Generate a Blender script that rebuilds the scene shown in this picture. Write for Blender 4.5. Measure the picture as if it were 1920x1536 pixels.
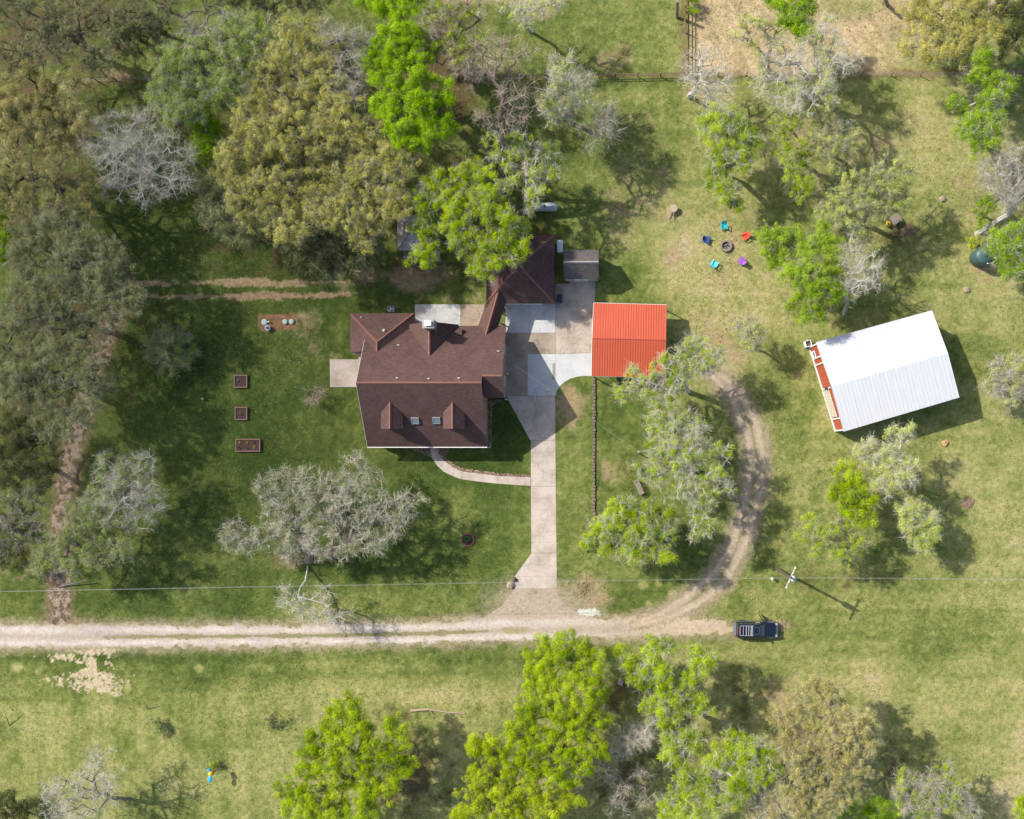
import bpy, math, random
import numpy as np
from mathutils import Vector, Matrix, noise as mnoise

# ------------------------------------------------------------------ clearing
for o in list(bpy.data.objects):
    bpy.data.objects.remove(o, do_unlink=True)
SC = bpy.context.scene
COL = SC.collection
random.seed(7)
RNG = np.random.default_rng(11)

# ------------------------------------------------------------------ camera, sky, sun, exposure
CAMX, CAMY, CAMZ = 10.0, -5.125, 120.0        # the drone hangs here, looking straight down
SCALE = 16.0                                   # photograph pixels per metre on the ground
SUN_EL = math.radians(41.0)
SHD = Vector((0.885, -0.465))                  # direction in which shadows fall on the ground
SUN_E, SKY_S, EXPO = 4.4, 0.15, 0.44

cam = bpy.data.cameras.new('camera')
camo = bpy.data.objects.new('camera', cam)
COL.objects.link(camo)
camo.location = (CAMX, CAMY, CAMZ)
cam.sensor_width = 36.0
cam.lens = 36.0
cam.shift_x = -CAMX / 120.0
cam.shift_y = -CAMY / 120.0
cam.clip_start = 0.5
cam.clip_end = 3000.0
SC.camera = camo

world = bpy.data.worlds.new('World')
SC.world = world
world.use_nodes = True
wn = world.node_tree
wn.nodes.clear()
wo = wn.nodes.new('ShaderNodeOutputWorld')
wb = wn.nodes.new('ShaderNodeBackground')
ws = wn.nodes.new('ShaderNodeTexSky')
ws.sky_type = 'NISHITA'
ws.sun_disc = False
ws.sun_elevation = SUN_EL
sx, sy = -SHD.x, -SHD.y                        # towards the sun
ws.sun_rotation = math.atan2(sx, sy)
ws.air_density = 1.0
ws.dust_density = 2.0
ws.ozone_density = 1.0
wb.inputs['Strength'].default_value = SKY_S
wn.links.new(ws.outputs[0], wb.inputs[0])
wn.links.new(wb.outputs[0], wo.inputs[0])

sun = bpy.data.lights.new('sun', 'SUN')
sun.energy = SUN_E
sun.angle = math.radians(0.55)
sun.color = (1.0, 0.95, 0.86)
suno = bpy.data.objects.new('sun', sun)
COL.objects.link(suno)
suno.location = (-60, 30, 80)
sd = Vector((SHD.x * math.cos(SUN_EL), SHD.y * math.cos(SUN_EL), -math.sin(SUN_EL)))
suno.rotation_euler = sd.to_track_quat('-Z', 'Y').to_euler()

SC.view_settings.view_transform = 'Standard'
SC.view_settings.look = 'None'
SC.view_settings.gamma = 1.0
SC.view_settings.use_curve_mapping = False
SC.view_settings.exposure = EXPO
SC.render.engine = 'CYCLES'
SC.cycles.max_bounces = 6
SC.cycles.transparent_max_bounces = 8

# ------------------------------------------------------------------ helpers
def G(px, py, h=0.0):
    """ground plan position of something h metres up that the photograph shows at px, py"""
    xg = (px - 960.0) / SCALE
    yg = (768.0 - py) / SCALE
    k = (CAMZ - h) / CAMZ
    return (CAMX + (xg - CAMX) * k, CAMY + (yg - CAMY) * k)

def G3(px, py, h=0.0):
    x, y = G(px, py, h)
    return Vector((x, y, h))

def srgb(r, g, b):
    def f(c):
        c = c / 255.0
        return c / 12.92 if c <= 0.04045 else ((c + 0.055) / 1.055) ** 2.4
    return (f(r), f(g), f(b))

def wloc(o):
    v = Vector((0, 0, 0))
    while o is not None:
        v = v + Vector(o.location)
        o = o.parent
    return v

def props(o, label=None, cat=None, group=None, kind=None):
    if label: o['label'] = label
    if cat: o['category'] = cat
    if group: o['group'] = group
    if kind: o['kind'] = kind
    return o

def thing(name, label, cat, loc=(0, 0, 0), group=None):
    o = bpy.data.objects.new(name, None)
    o.empty_display_size = 0.3
    o.location = loc
    COL.objects.link(o)
    return props(o, label, cat, group)

class MB:
    """collects geometry in world coordinates; build() links it as ONE mesh object"""
    def __init__(s):
        s.v = []
        s.f = []
    def face(s, pts):
        n = len(s.v)
        s.v += [tuple(p) for p in pts]
        s.f.append(tuple(range(n, n + len(pts))))
    def add(s, vs, fs):
        n = len(s.v)
        s.v += [tuple(p) for p in vs]
        s.f += [tuple(i + n for i in f) for f in fs]
    def box(s, c, size, rz=0.0, M=None, taper=1.0):
        hx, hy, hz = size[0] / 2, size[1] / 2, size[2] / 2
        R = M if M is not None else Matrix.Rotation(rz, 3, 'Z')
        vs = []
        for z in (-hz, hz):
            t = 1.0 if z < 0 else taper
            for x, y in ((-hx, -hy), (hx, -hy), (hx, hy), (-hx, hy)):
                vs.append(Vector(c) + R @ Vector((x * t, y * t, z)))
        s.add(vs, [(3, 2, 1, 0), (4, 5, 6, 7), (0, 1, 5, 4), (1, 2, 6, 5), (2, 3, 7, 6), (3, 0, 4, 7)])
        return s
    def prism(s, poly, z0, z1):
        """vertical extrusion of a plan polygon"""
        n = len(poly)
        a = sum(poly[i][0] * poly[(i + 1) % n][1] - poly[(i + 1) % n][0] * poly[i][1] for i in range(n))
        if a < 0: poly = poly[::-1]
        vs = [(p[0], p[1], z0) for p in poly] + [(p[0], p[1], z1) for p in poly]
        fs = [tuple(range(n - 1, -1, -1)), tuple(range(n, 2 * n))]
        for i in range(n):
            j = (i + 1) % n
            fs.append((i, j, n + j, n + i))
        s.add(vs, fs)
        return s
    def slab(s, pts, t):
        """a face given thickness t downwards"""
        n = len(pts)
        P = [Vector(p) for p in pts]
        nn = Vector((0, 0, 0))
        for i in range(n):
            nn += P[i].cross(P[(i + 1) % n])
        if nn.z < 0: P = P[::-1]
        vs = P + [p - Vector((0, 0, t)) for p in P]
        fs = [tuple(range(n)), tuple(range(2 * n - 1, n - 1, -1))]
        for i in range(n):
            j = (i + 1) % n
            fs.append((n + i, n + j, j, i))
        s.add(vs, fs)
        return s
    def tube(s, a, b, r0, r1=None, n=8, cap=True):
        a = Vector(a); b = Vector(b)
        r1 = r0 if r1 is None else r1
        d = (b - a)
        if d.length < 1e-6: return s
        d.normalize()
        u = d.orthogonal().normalized()
        w = d.cross(u)
        vs = []
        for p, r in ((a, r0), (b, r1)):
            for i in range(n):
                t = 2 * math.pi * i / n
                vs.append(p + (u * math.cos(t) + w * math.sin(t)) * r)
        fs = [(i, (i + 1) % n, n + (i + 1) % n, n + i) for i in range(n)]
        if cap:
            fs.append(tuple(range(n - 1, -1, -1)))
            fs.append(tuple(range(n, 2 * n)))
        s.add(vs, fs)
        return s
    def path(s, pts, r, n=6):
        for i in range(len(pts) - 1):
            s.tube(pts[i], pts[i + 1], r, r, n)
        return s
    def lathe(s, c, prof, n=20, axis='Z', M=None):
        """prof: list of (radius, height) from bottom to top"""
        vs = []
        for r, h in prof:
            for i in range(n):
                t = 2 * math.pi * i / n
                p = Vector((r * math.cos(t), r * math.sin(t), h))
                if M is not None: p = M @ p
                vs.append(Vector(c) + p)
        fs = []
        m = len(prof)
        for k in range(m - 1):
            for i in range(n):
                j = (i + 1) % n
                fs.append((k * n + i, k * n + j, (k + 1) * n + j, (k + 1) * n + i))
        fs.append(tuple(range(n - 1, -1, -1)))
        fs.append(tuple((m - 1) * n + i for i in range(n)))
        s.add(vs, fs)
        return s
    def build(s, name, mat, parent=None, smooth=False, bevel=0.0, label=None, uv=True):
        off = wloc(parent) if parent is not None else Vector((0, 0, 0))
        me = bpy.data.meshes.new(name)
        me.from_pydata([(v[0] - off.x, v[1] - off.y, v[2] - off.z) for v in s.v], [], s.f)
        me.update()
        if uv:
            ul = me.uv_layers.new(name='UVMap')
            for p in me.polygons:
                nrm = p.normal
                if abs(nrm.z) > 0.999:
                    u = Vector((1, 0, 0)); w = Vector((0, 1, 0))
                else:
                    u = Vector((0, 0, 1)).cross(nrm).normalized(); w = nrm.cross(u)
                for li in p.loop_indices:
                    co = me.vertices[me.loops[li].vertex_index].co + off
                    ul.data[li].uv = (co.dot(u), co.dot(w))
        if smooth:
            for p in me.polygons: p.use_smooth = True
        me.materials.append(mat)
        o = bpy.data.objects.new(name, me)
        COL.objects.link(o)
        o.parent = parent
        if bevel > 0:
            b = o.modifiers.new('bevel', 'BEVEL'); b.width = bevel; b.segments = 2; b.limit_method = 'ANGLE'
        if label: o['label'] = label
        return o

# ------------------------------------------------------------------ value noise in numpy
def vnoise(x, y, scale, seed):
    r = np.random.default_rng(seed)
    N = 256
    g = r.random((N, N))
    X = x / scale + 1000.3; Y = y / scale + 1000.7
    i = np.floor(X).astype(int); j = np.floor(Y).astype(int)
    fx = X - i; fy = Y - j
    fx = fx * fx * (3 - 2 * fx); fy = fy * fy * (3 - 2 * fy)
    a = g[i % N, j % N]; b = g[(i + 1) % N, j % N]; c = g[i % N, (j + 1) % N]; d = g[(i + 1) % N, (j + 1) % N]
    return (a * (1 - fx) + b * fx) * (1 - fy) + (c * (1 - fx) + d * fx) * fy

def fbm(x, y, scale, seed, oct=4, gain=0.5):
    s = 0; a = 1; t = 0
    for k in range(oct):
        s = s + a * vnoise(x, y, scale / (2 ** k), seed + 17 * k)
        t += a; a *= gain
    return s / t

def sstep(a, b, x):
    t = np.clip((x - a) / (b - a), 0, 1)
    return t * t * (3 - 2 * t)

def seg_dist(X, Y, pts):
    """distance to a polyline and interpolated parameter value; pts in world (x, y, w)"""
    best = np.full(X.shape, 1e9)
    for i in range(len(pts) - 1):
        ax, ay, aw = pts[i]; bx, by, bw = pts[i + 1]
        dx, dy = bx - ax, by - ay
        L = dx * dx + dy * dy
        t = np.clip(((X - ax) * dx + (Y - ay) * dy) / L, 0, 1)
        d = np.hypot(X - (ax + t * dx), Y - (ay + t * dy)) - (aw + t * (bw - aw))
        best = np.minimum(best, d)
    return best

def inpoly(X, Y, poly):
    ins = np.zeros(X.shape, bool)
    n = len(poly)
    for i in range(n):
        x0, y0 = poly[i]; x1, y1 = poly[(i + 1) % n]
        if y0 == y1: continue
        c = ((y0 > Y) != (y1 > Y)) & (X < (x1 - x0) * (Y - y0) / (y1 - y0) + x0)
        ins ^= c
    return ins

# ------------------------------------------------------------------ materials
def newmat(name):
    m = bpy.data.materials.new(name)
    m.use_nodes = True
    nt = m.node_tree
    b = nt.nodes['Principled BSDF']
    return m, nt, b

def N(nt, t, **kw):
    n = nt.nodes.new(t)
    for k, v in kw.items():
        if hasattr(n, k): setattr(n, k, v)
        else: n.inputs[k].default_value = v
    return n

def c4(c): return (c[0], c[1], c[2], 1.0)

def mat_plain(name, col, rough=0.6, metal=0.0, var=0.12, scale=3.0, bump=0.0, spec=0.4, coat=0.0):
    """one colour with noise mottling so that nothing is perfectly flat"""
    m, nt, b = newmat(name)
    tc = N(nt, 'ShaderNodeTexCoord')
    nz = N(nt, 'ShaderNodeTexNoise'); nz.inputs['Scale'].default_value = scale
    nz.inputs['Detail'].default_value = 5
    nt.links.new(tc.outputs['Object'], nz.inputs['Vector'])
    mx = N(nt, 'ShaderNodeMix', data_type='RGBA')
    mx.inputs[6].default_value = c4([c * (1 - var) for c in col])
    mx.inputs[7].default_value = c4([min(1, c * (1 + var)) for c in col])
    nt.links.new(nz.outputs[0], mx.inputs[0])
    nt.links.new(mx.outputs[2], b.inputs['Base Color'])
    b.inputs['Roughness'].default_value = rough
    b.inputs['Metallic'].default_value = metal
    b.inputs['Specular IOR Level'].default_value = spec
    if coat: b.inputs['Coat Weight'].default_value = coat
    if bump > 0:
        bp = N(nt, 'ShaderNodeBump'); bp.inputs['Strength'].default_value = bump
        bp.inputs['Distance'].default_value = 0.02
        nt.links.new(nz.outputs[0], bp.inputs['Height'])
        nt.links.new(bp.outputs[0], b.inputs['Normal'])
    return m

def mat_shingle(name, dark, light, mortar, rowh=0.14, bw=0.32, streak=0.25):
    m, nt, b = newmat(name)
    uv = N(nt, 'ShaderNodeTexCoord')
    br = N(nt, 'ShaderNodeTexBrick')
    br.inputs['Color1'].default_value = c4(dark)
    br.inputs['Color2'].default_value = c4(light)
    br.inputs['Mortar'].default_value = c4(mortar)
    br.inputs['Scale'].default_value = 1.0
    br.inputs['Mortar Size'].default_value = 0.012
    br.inputs['Bias'].default_value = 0.0
    br.inputs['Brick Width'].default_value = bw
    br.inputs['Row Height'].default_value = rowh
    nt.links.new(uv.outputs['UV'], br.inputs['Vector'])
    n1 = N(nt, 'ShaderNodeTexNoise'); n1.inputs['Scale'].default_value = 14; n1.inputs['Detail'].default_value = 3
    n2 = N(nt, 'ShaderNodeTexNoise'); n2.inputs['Scale'].default_value = 0.45; n2.inputs['Detail'].default_value = 5
    nt.links.new(uv.outputs['UV'], n1.inputs['Vector']); nt.links.new(uv.outputs['UV'], n2.inputs['Vector'])
    m1 = N(nt, 'ShaderNodeMapRange'); m1.inputs[3].default_value = 0.55; m1.inputs[4].default_value = 1.45
    nt.links.new(n1.outputs[0], m1.inputs[0])
    m2 = N(nt, 'ShaderNodeMapRange'); m2.inputs[3].default_value = 1 - streak; m2.inputs[4].default_value = 1 + streak
    nt.links.new(n2.outputs[0], m2.inputs[0])
    mu = N(nt, 'ShaderNodeMath', operation='MULTIPLY')
    nt.links.new(m1.outputs[0], mu.inputs[0]); nt.links.new(m2.outputs[0], mu.inputs[1])
    vm = N(nt, 'ShaderNodeVectorMath', operation='SCALE')
    nt.links.new(br.outputs[0], vm.inputs[0]); nt.links.new(mu.outputs[0], vm.inputs['Scale'])
    nt.links.new(vm.outputs[0], b.inputs['Base Color'])
    b.inputs['Roughness'].default_value = 0.9
    b.inputs['Specular IOR Level'].default_value = 0.15
    bp = N(nt, 'ShaderNodeBump'); bp.inputs['Strength'].default_value = 0.6; bp.inputs['Distance'].default_value = 0.02
    nt.links.new(mu.outputs[0], bp.inputs['Height']); nt.links.new(bp.outputs[0], b.inputs['Normal'])
    return m

def mat_concrete(name, base, stain, amt=0.5, scale=0.5, lines=0.0):
    m, nt, b = newmat(name)
    tc = N(nt, 'ShaderNodeTexCoord')
    n1 = N(nt, 'ShaderNodeTexNoise'); n1.inputs['Scale'].default_value = scale; n1.inputs['Detail'].default_value = 7
    n1.inputs['Roughness'].default_value = 0.62
    n2 = N(nt, 'ShaderNodeTexNoise'); n2.inputs['Scale'].default_value = 9; n2.inputs['Detail'].default_value = 4
    nt.links.new(tc.outputs['Object'], n1.inputs['Vector']); nt.links.new(tc.outputs['Object'], n2.inputs['Vector'])
    r = N(nt, 'ShaderNodeMapRange'); r.inputs[1].default_value = 0.42; r.inputs[2].default_value = 0.72
    r.inputs[3].default_value = 0; r.inputs[4].default_value = amt
    nt.links.new(n1.outputs[0], r.inputs[0])
    mx = N(nt, 'ShaderNodeMix', data_type='RGBA'); mx.inputs[6].default_value = c4(base); mx.inputs[7].default_value = c4(stain)
    nt.links.new(r.outputs[0], mx.inputs[0])
    r2 = N(nt, 'ShaderNodeMapRange'); r2.inputs[3].default_value = 0.86; r2.inputs[4].default_value = 1.12
    nt.links.new(n2.outputs[0], r2.inputs[0])
    vm = N(nt, 'ShaderNodeVectorMath', operation='SCALE')
    nt.links.new(mx.outputs[2], vm.inputs[0]); nt.links.new(r2.outputs[0], vm.inputs['Scale'])
    # hairline cracks
    vo = N(nt, 'ShaderNodeTexVoronoi', feature='DISTANCE_TO_EDGE'); vo.inputs['Scale'].default_value = 0.22
    n3 = N(nt, 'ShaderNodeTexNoise'); n3.inputs['Scale'].default_value = 1.5; n3.inputs['Detail'].default_value = 4
    nt.links.new(tc.outputs['Object'], n3.inputs['Vector'])
    mp = N(nt, 'ShaderNodeVectorMath', operation='ADD')
    sc = N(nt, 'ShaderNodeVectorMath', operation='SCALE'); sc.inputs['Scale'].default_value = 0.9
    nt.links.new(n3.outputs[1], sc.inputs[0]); nt.links.new(tc.outputs['Object'], mp.inputs[0]); nt.links.new(sc.outputs[0], mp.inputs[1])
    nt.links.new(mp.outputs[0], vo.inputs['Vector'])
    rc = N(nt, 'ShaderNodeMapRange'); rc.inputs[1].default_value = 0.0; rc.inputs[2].default_value = 0.010
    rc.inputs[3].default_value = 0.72; rc.inputs[4].default_value = 1.0
    nt.links.new(vo.outputs[0], rc.inputs[0])
    vm2 = N(nt, 'ShaderNodeVectorMath', operation='SCALE')
    nt.links.new(vm.outputs[0], vm2.inputs[0]); nt.links.new(rc.outputs[0], vm2.inputs['Scale'])
    nt.links.new(vm2.outputs[0], b.inputs['Base Color'])
    b.inputs['Roughness'].default_value = 0.88
    b.inputs['Specular IOR Level'].default_value = 0.2
    return m

def mat_attr(name, fine=0.35, scale=6.0, rough=0.95, bump=0.5, dist=0.05, hue=0.0):
    """vertex colour attribute 'Col' times fine noise (grass blades, gravel grain)"""
    m, nt, b = newmat(name)
    at = N(nt, 'ShaderNodeAttribute', attribute_name='Col')
    tc = N(nt, 'ShaderNodeTexCoord')
    n1 = N(nt, 'ShaderNodeTexNoise'); n1.inputs['Scale'].default_value = scale; n1.inputs['Detail'].default_value = 3
    n1.inputs['Roughness'].default_value = 0.75
    n2 = N(nt, 'ShaderNodeTexNoise'); n2.inputs['Scale'].default_value = scale * 0.28; n2.inputs['Detail'].default_value = 4
    n2.inputs['Roughness'].default_value = 0.7
    for n in (n1, n2): nt.links.new(tc.outputs['Object'], n.inputs['Vector'])
    ad = N(nt, 'ShaderNodeMath', operation='ADD')
    nt.links.new(n1.outputs[0], ad.inputs[0]); nt.links.new(n2.outputs[0], ad.inputs[1])
    r = N(nt, 'ShaderNodeMapRange'); r.inputs[1].default_value = 0.78; r.inputs[2].default_value = 1.22
    r.inputs[3].default_value = 1 - fine; r.inputs[4].default_value = 1 + fine
    r.clamp = False
    nt.links.new(ad.outputs[0], r.inputs[0])
    vm = N(nt, 'ShaderNodeVectorMath', operation='SCALE')
    nt.links.new(at.outputs['Color'], vm.inputs[0]); nt.links.new(r.outputs[0], vm.inputs['Scale'])
    last = vm
    if hue:
        # blades, weeds and dead leaves: small patches lean yellow or green, with a scatter of darker tufts
        n3 = N(nt, 'ShaderNodeTexNoise'); n3.inputs['Scale'].default_value = 3.1; n3.inputs['Detail'].default_value = 6; n3.inputs['Roughness'].default_value = 0.8
        nt.links.new(tc.outputs['Object'], n3.inputs['Vector'])
        r3 = N(nt, 'ShaderNodeMapRange'); r3.inputs[1].default_value = 0.36; r3.inputs[2].default_value = 0.64
        nt.links.new(n3.outputs[0], r3.inputs[0])
        mx = N(nt, 'ShaderNodeMix', data_type='RGBA')
        mx.inputs[6].default_value = (1 - hue, 1.0, 1 - hue * .3, 1); mx.inputs[7].default_value = (1 + hue, 1.0, 1 + hue * .2, 1)
        nt.links.new(r3.outputs[0], mx.inputs[0])
        m2 = N(nt, 'ShaderNodeVectorMath', operation='MULTIPLY')
        nt.links.new(vm.outputs[0], m2.inputs[0]); nt.links.new(mx.outputs[2], m2.inputs[1])
        vo = N(nt, 'ShaderNodeTexNoise'); vo.inputs['Scale'].default_value = 1.4; vo.inputs['Detail'].default_value = 8; vo.inputs['Roughness'].default_value = 0.85
        nt.links.new(tc.outputs['Object'], vo.inputs['Vector'])
        r4 = N(nt, 'ShaderNodeMapRange'); r4.inputs[1].default_value = 0.54; r4.inputs[2].default_value = 0.66; r4.inputs[3].default_value = 1.0; r4.inputs[4].default_value = 0.74
        nt.links.new(vo.outputs[0], r4.inputs[0])
        last = N(nt, 'ShaderNodeVectorMath', operation='SCALE')
        nt.links.new(m2.outputs[0], last.inputs[0]); nt.links.new(r4.outputs[0], last.inputs['Scale'])
    nt.links.new(last.outputs[0], b.inputs['Base Color'])
    b.inputs['Roughness'].default_value = rough
    b.inputs['Specular IOR Level'].default_value = 0.1
    bp = N(nt, 'ShaderNodeBump'); bp.inputs['Strength'].default_value = bump; bp.inputs['Distance'].default_value = dist
    nt.links.new(ad.outputs[0], bp.inputs['Height']); nt.links.new(bp.outputs[0], b.inputs['Normal'])
    return m

def mat_ribbed(name, col, pitch=0.3, rough=0.45, dark=0.75, var=0.05, width=0.12, spec=0.4):
    """painted metal sheet with darker seams running up the slope"""
    m, nt, b = newmat(name)
    tc = N(nt, 'ShaderNodeTexCoord')
    sp = N(nt, 'ShaderNodeSeparateXYZ'); nt.links.new(tc.outputs['UV'], sp.inputs[0])
    dv = N(nt, 'ShaderNodeMath', operation='DIVIDE'); dv.inputs[1].default_value = pitch
    nt.links.new(sp.outputs[0], dv.inputs[0])
    fr = N(nt, 'ShaderNodeMath', operation='FRACT'); nt.links.new(dv.outputs[0], fr.inputs[0])
    lt = N(nt, 'ShaderNodeMath', operation='LESS_THAN'); lt.inputs[1].default_value = width
    nt.links.new(fr.outputs[0], lt.inputs[0])
    nz = N(nt, 'ShaderNodeTexNoise'); nz.inputs['Scale'].default_value = 0.7; nz.inputs['Detail'].default_value = 6
    nt.links.new(tc.outputs['UV'], nz.inputs['Vector'])
    mx = N(nt, 'ShaderNodeMix', data_type='RGBA')
    mx.inputs[6].default_value = c4([c * (1 - var) for c in col]); mx.inputs[7].default_value = c4([min(1, c * (1 + var)) for c in col])
    nt.links.new(nz.outputs[0], mx.inputs[0])
    mx2 = N(nt, 'ShaderNodeMix', data_type='RGBA')
    nt.links.new(lt.outputs[0], mx2.inputs[0]); nt.links.new(mx.outputs[2], mx2.inputs[6])
    mx2.inputs[7].default_value = c4([c * dark for c in col])
    # rain streaks down the slope and faded blotches
    mp = N(nt, 'ShaderNodeMapping'); mp.inputs['Scale'].default_value = (3.0, 0.35, 1.0)
    nt.links.new(tc.outputs['UV'], mp.inputs['Vector'])
    ns = N(nt, 'ShaderNodeTexNoise'); ns.inputs['Scale'].default_value = 1.0; ns.inputs['Detail'].default_value = 7; ns.inputs['Roughness'].default_value = 0.7
    nt.links.new(mp.outputs[0], ns.inputs['Vector'])
    rs = N(nt, 'ShaderNodeMapRange'); rs.inputs[1].default_value = 0.3; rs.inputs[2].default_value = 0.72; rs.inputs[3].default_value = 1.04; rs.inputs[4].default_value = 0.90
    nt.links.new(ns.outputs[0], rs.inputs[0])
    vs = N(nt, 'ShaderNodeVectorMath', operation='SCALE')
    nt.links.new(mx2.outputs[2], vs.inputs[0]); nt.links.new(rs.outputs[0], vs.inputs['Scale'])
    nt.links.new(vs.outputs[0], b.inputs['Base Color'])
    b.inputs['Roughness'].default_value = rough
    b.inputs['Specular IOR Level'].default_value = spec
    return m

def mat_leaf(name, cols, transl=0.35):
    m = bpy.data.materials.new(name); m.use_nodes = True
    nt = m.node_tree; nt.nodes.clear()
    out = N(nt, 'ShaderNodeOutputMaterial')
    at = N(nt, 'ShaderNodeAttribute', attribute_name='tint')
    cr = N(nt, 'ShaderNodeValToRGB')
    el = cr.color_ramp.elements
    el[0].position = 0; el[0].color = c4(cols[0])
    el[1].position = 1; el[1].color = c4(cols[-1])
    for i, c in enumerate(cols[1:-1]):
        e = el.new((i + 1) / (len(cols) - 1)); e.color = c4(c)
    nt.links.new(at.outputs['Fac'], cr.inputs[0])
    d = N(nt, 'ShaderNodeBsdfDiffuse'); t = N(nt, 'ShaderNodeBsdfTranslucent')
    nt.links.new(cr.outputs[0], d.inputs[0]); nt.links.new(cr.outputs[0], t.inputs[0])
    mx = N(nt, 'ShaderNodeMixShader'); mx.inputs[0].default_value = transl
    nt.links.new(d.outputs[0], mx.inputs[1]); nt.links.new(t.outputs[0], mx.inputs[2])
    nt.links.new(mx.outputs[0], out.inputs[0])
    return m

def bulk_mesh(name, verts, tris_n, k, mat, parent, tint=None, attr='tint'):
    """verts (M*k,3) float array, faces are consecutive runs of k vertices"""
    me = bpy.data.meshes.new(name)
    off = np.array(wloc(parent)) if parent is not None else np.zeros(3)
    v = (verts - off).astype(np.float32)
    nv = len(v)
    me.vertices.add(nv); me.vertices.foreach_set('co', v.ravel())
    me.loops.add(nv); me.loops.foreach_set('vertex_index', np.arange(nv, dtype=np.int32))
    nf = nv // k
    me.polygons.add(nf)
    me.polygons.foreach_set('loop_start', np.arange(0, nv, k, dtype=np.int32))
    me.polygons.foreach_set('loop_total', np.full(nf, k, dtype=np.int32))
    if tint is not None:
        a = me.attributes.new(attr, 'FLOAT', 'POINT')
        a.data.foreach_set('value', tint.astype(np.float32))
    me.materials.append(mat)
    me.update(calc_edges=True)
    o = bpy.data.objects.new(name, me)
    COL.objects.link(o); o.parent = parent
    return o

def ident_mesh(name, verts, quads, mat, parent=None, colors=None, smooth=False):
    me = bpy.data.meshes.new(name)
    off = np.array(wloc(parent)) if parent is not None else np.zeros(3)
    v = (verts - off).astype(np.float32)
    me.vertices.add(len(v)); me.vertices.foreach_set('co', v.ravel())
    q = quads.astype(np.int32)
    k = q.shape[1]
    me.loops.add(q.size); me.loops.foreach_set('vertex_index', q.ravel())
    me.polygons.add(len(q))
    me.polygons.foreach_set('loop_start', np.arange(0, q.size, k, dtype=np.int32))
    me.polygons.foreach_set('loop_total', np.full(len(q), k, dtype=np.int32))
    if colors is not None:
        a = me.attributes.new('Col', 'FLOAT_COLOR', 'POINT')
        c = np.ones((len(v), 4), np.float32); c[:, :3] = colors
        a.data.foreach_set('color', c.ravel())
    if smooth:
        me.polygons.foreach_set('use_smooth', np.ones(len(q), bool))
    me.materials.append(mat)
    me.update(calc_edges=True)
    o = bpy.data.objects.new(name, me)
    COL.objects.link(o); o.parent = parent
    return o
# ------------------------------------------------------------------ ground, road, tracks, slabs
def wpts(pts, w):
    """pixel polyline -> world, w in px half width (scalar or per point)"""
    out = []
    for i, p in enumerate(pts):
        x, y = G(p[0], p[1])
        out.append((x, y, (p[2] if len(p) > 2 else w) / SCALE))
    return out

ROAD = wpts([(-400, 1195, 27), (0, 1193, 26), (300, 1193, 25), (600, 1191, 23), (800, 1186, 24), (950, 1180, 25), (1060, 1180, 27),
             (1180, 1176, 22), (1280, 1174, 18), (1350, 1178, 14), (1400, 1182, 8)], 24)
APRON = [G(*p) for p in [(967, 1100), (1044, 1100), (1052, 1125), (1085, 1150), (1130, 1162), (1130, 1190), (850, 1200), (858, 1170), (905, 1158), (940, 1135)]]
EAST = wpts([(1322, 690, 10), (1352, 712, 16), (1382, 745, 20), (1408, 800, 22), (1420, 860, 22), (1414, 920, 23), (1398, 980, 22),
             (1378, 1035, 22), (1348, 1085, 24), (1300, 1125, 22), (1250, 1152, 16), (1190, 1172, 12)], 22)
WTRACK = wpts([(236, 560, 20), (205, 610, 17), (180, 680, 16), (160, 750, 17), (140, 820, 18), (127, 890, 19), (114, 960, 15), (110, 1040, 18), (109, 1110, 20), (112, 1160, 26)], 18)
NTRACK1 = wpts([(230, 532, 8), (330, 531, 8), (380, 530, 8), (440, 529, 10), (480, 529, 9), (520, 532, 3), (560, 530, 6), (640, 528, 5), (700, 534, 2)], 8)
NTRACK2 = wpts([(262, 556, 7), (340, 556, 7), (430, 555, 6), (520, 555, 5), (620, 554, 5), (680, 548, 2)], 7)

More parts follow.
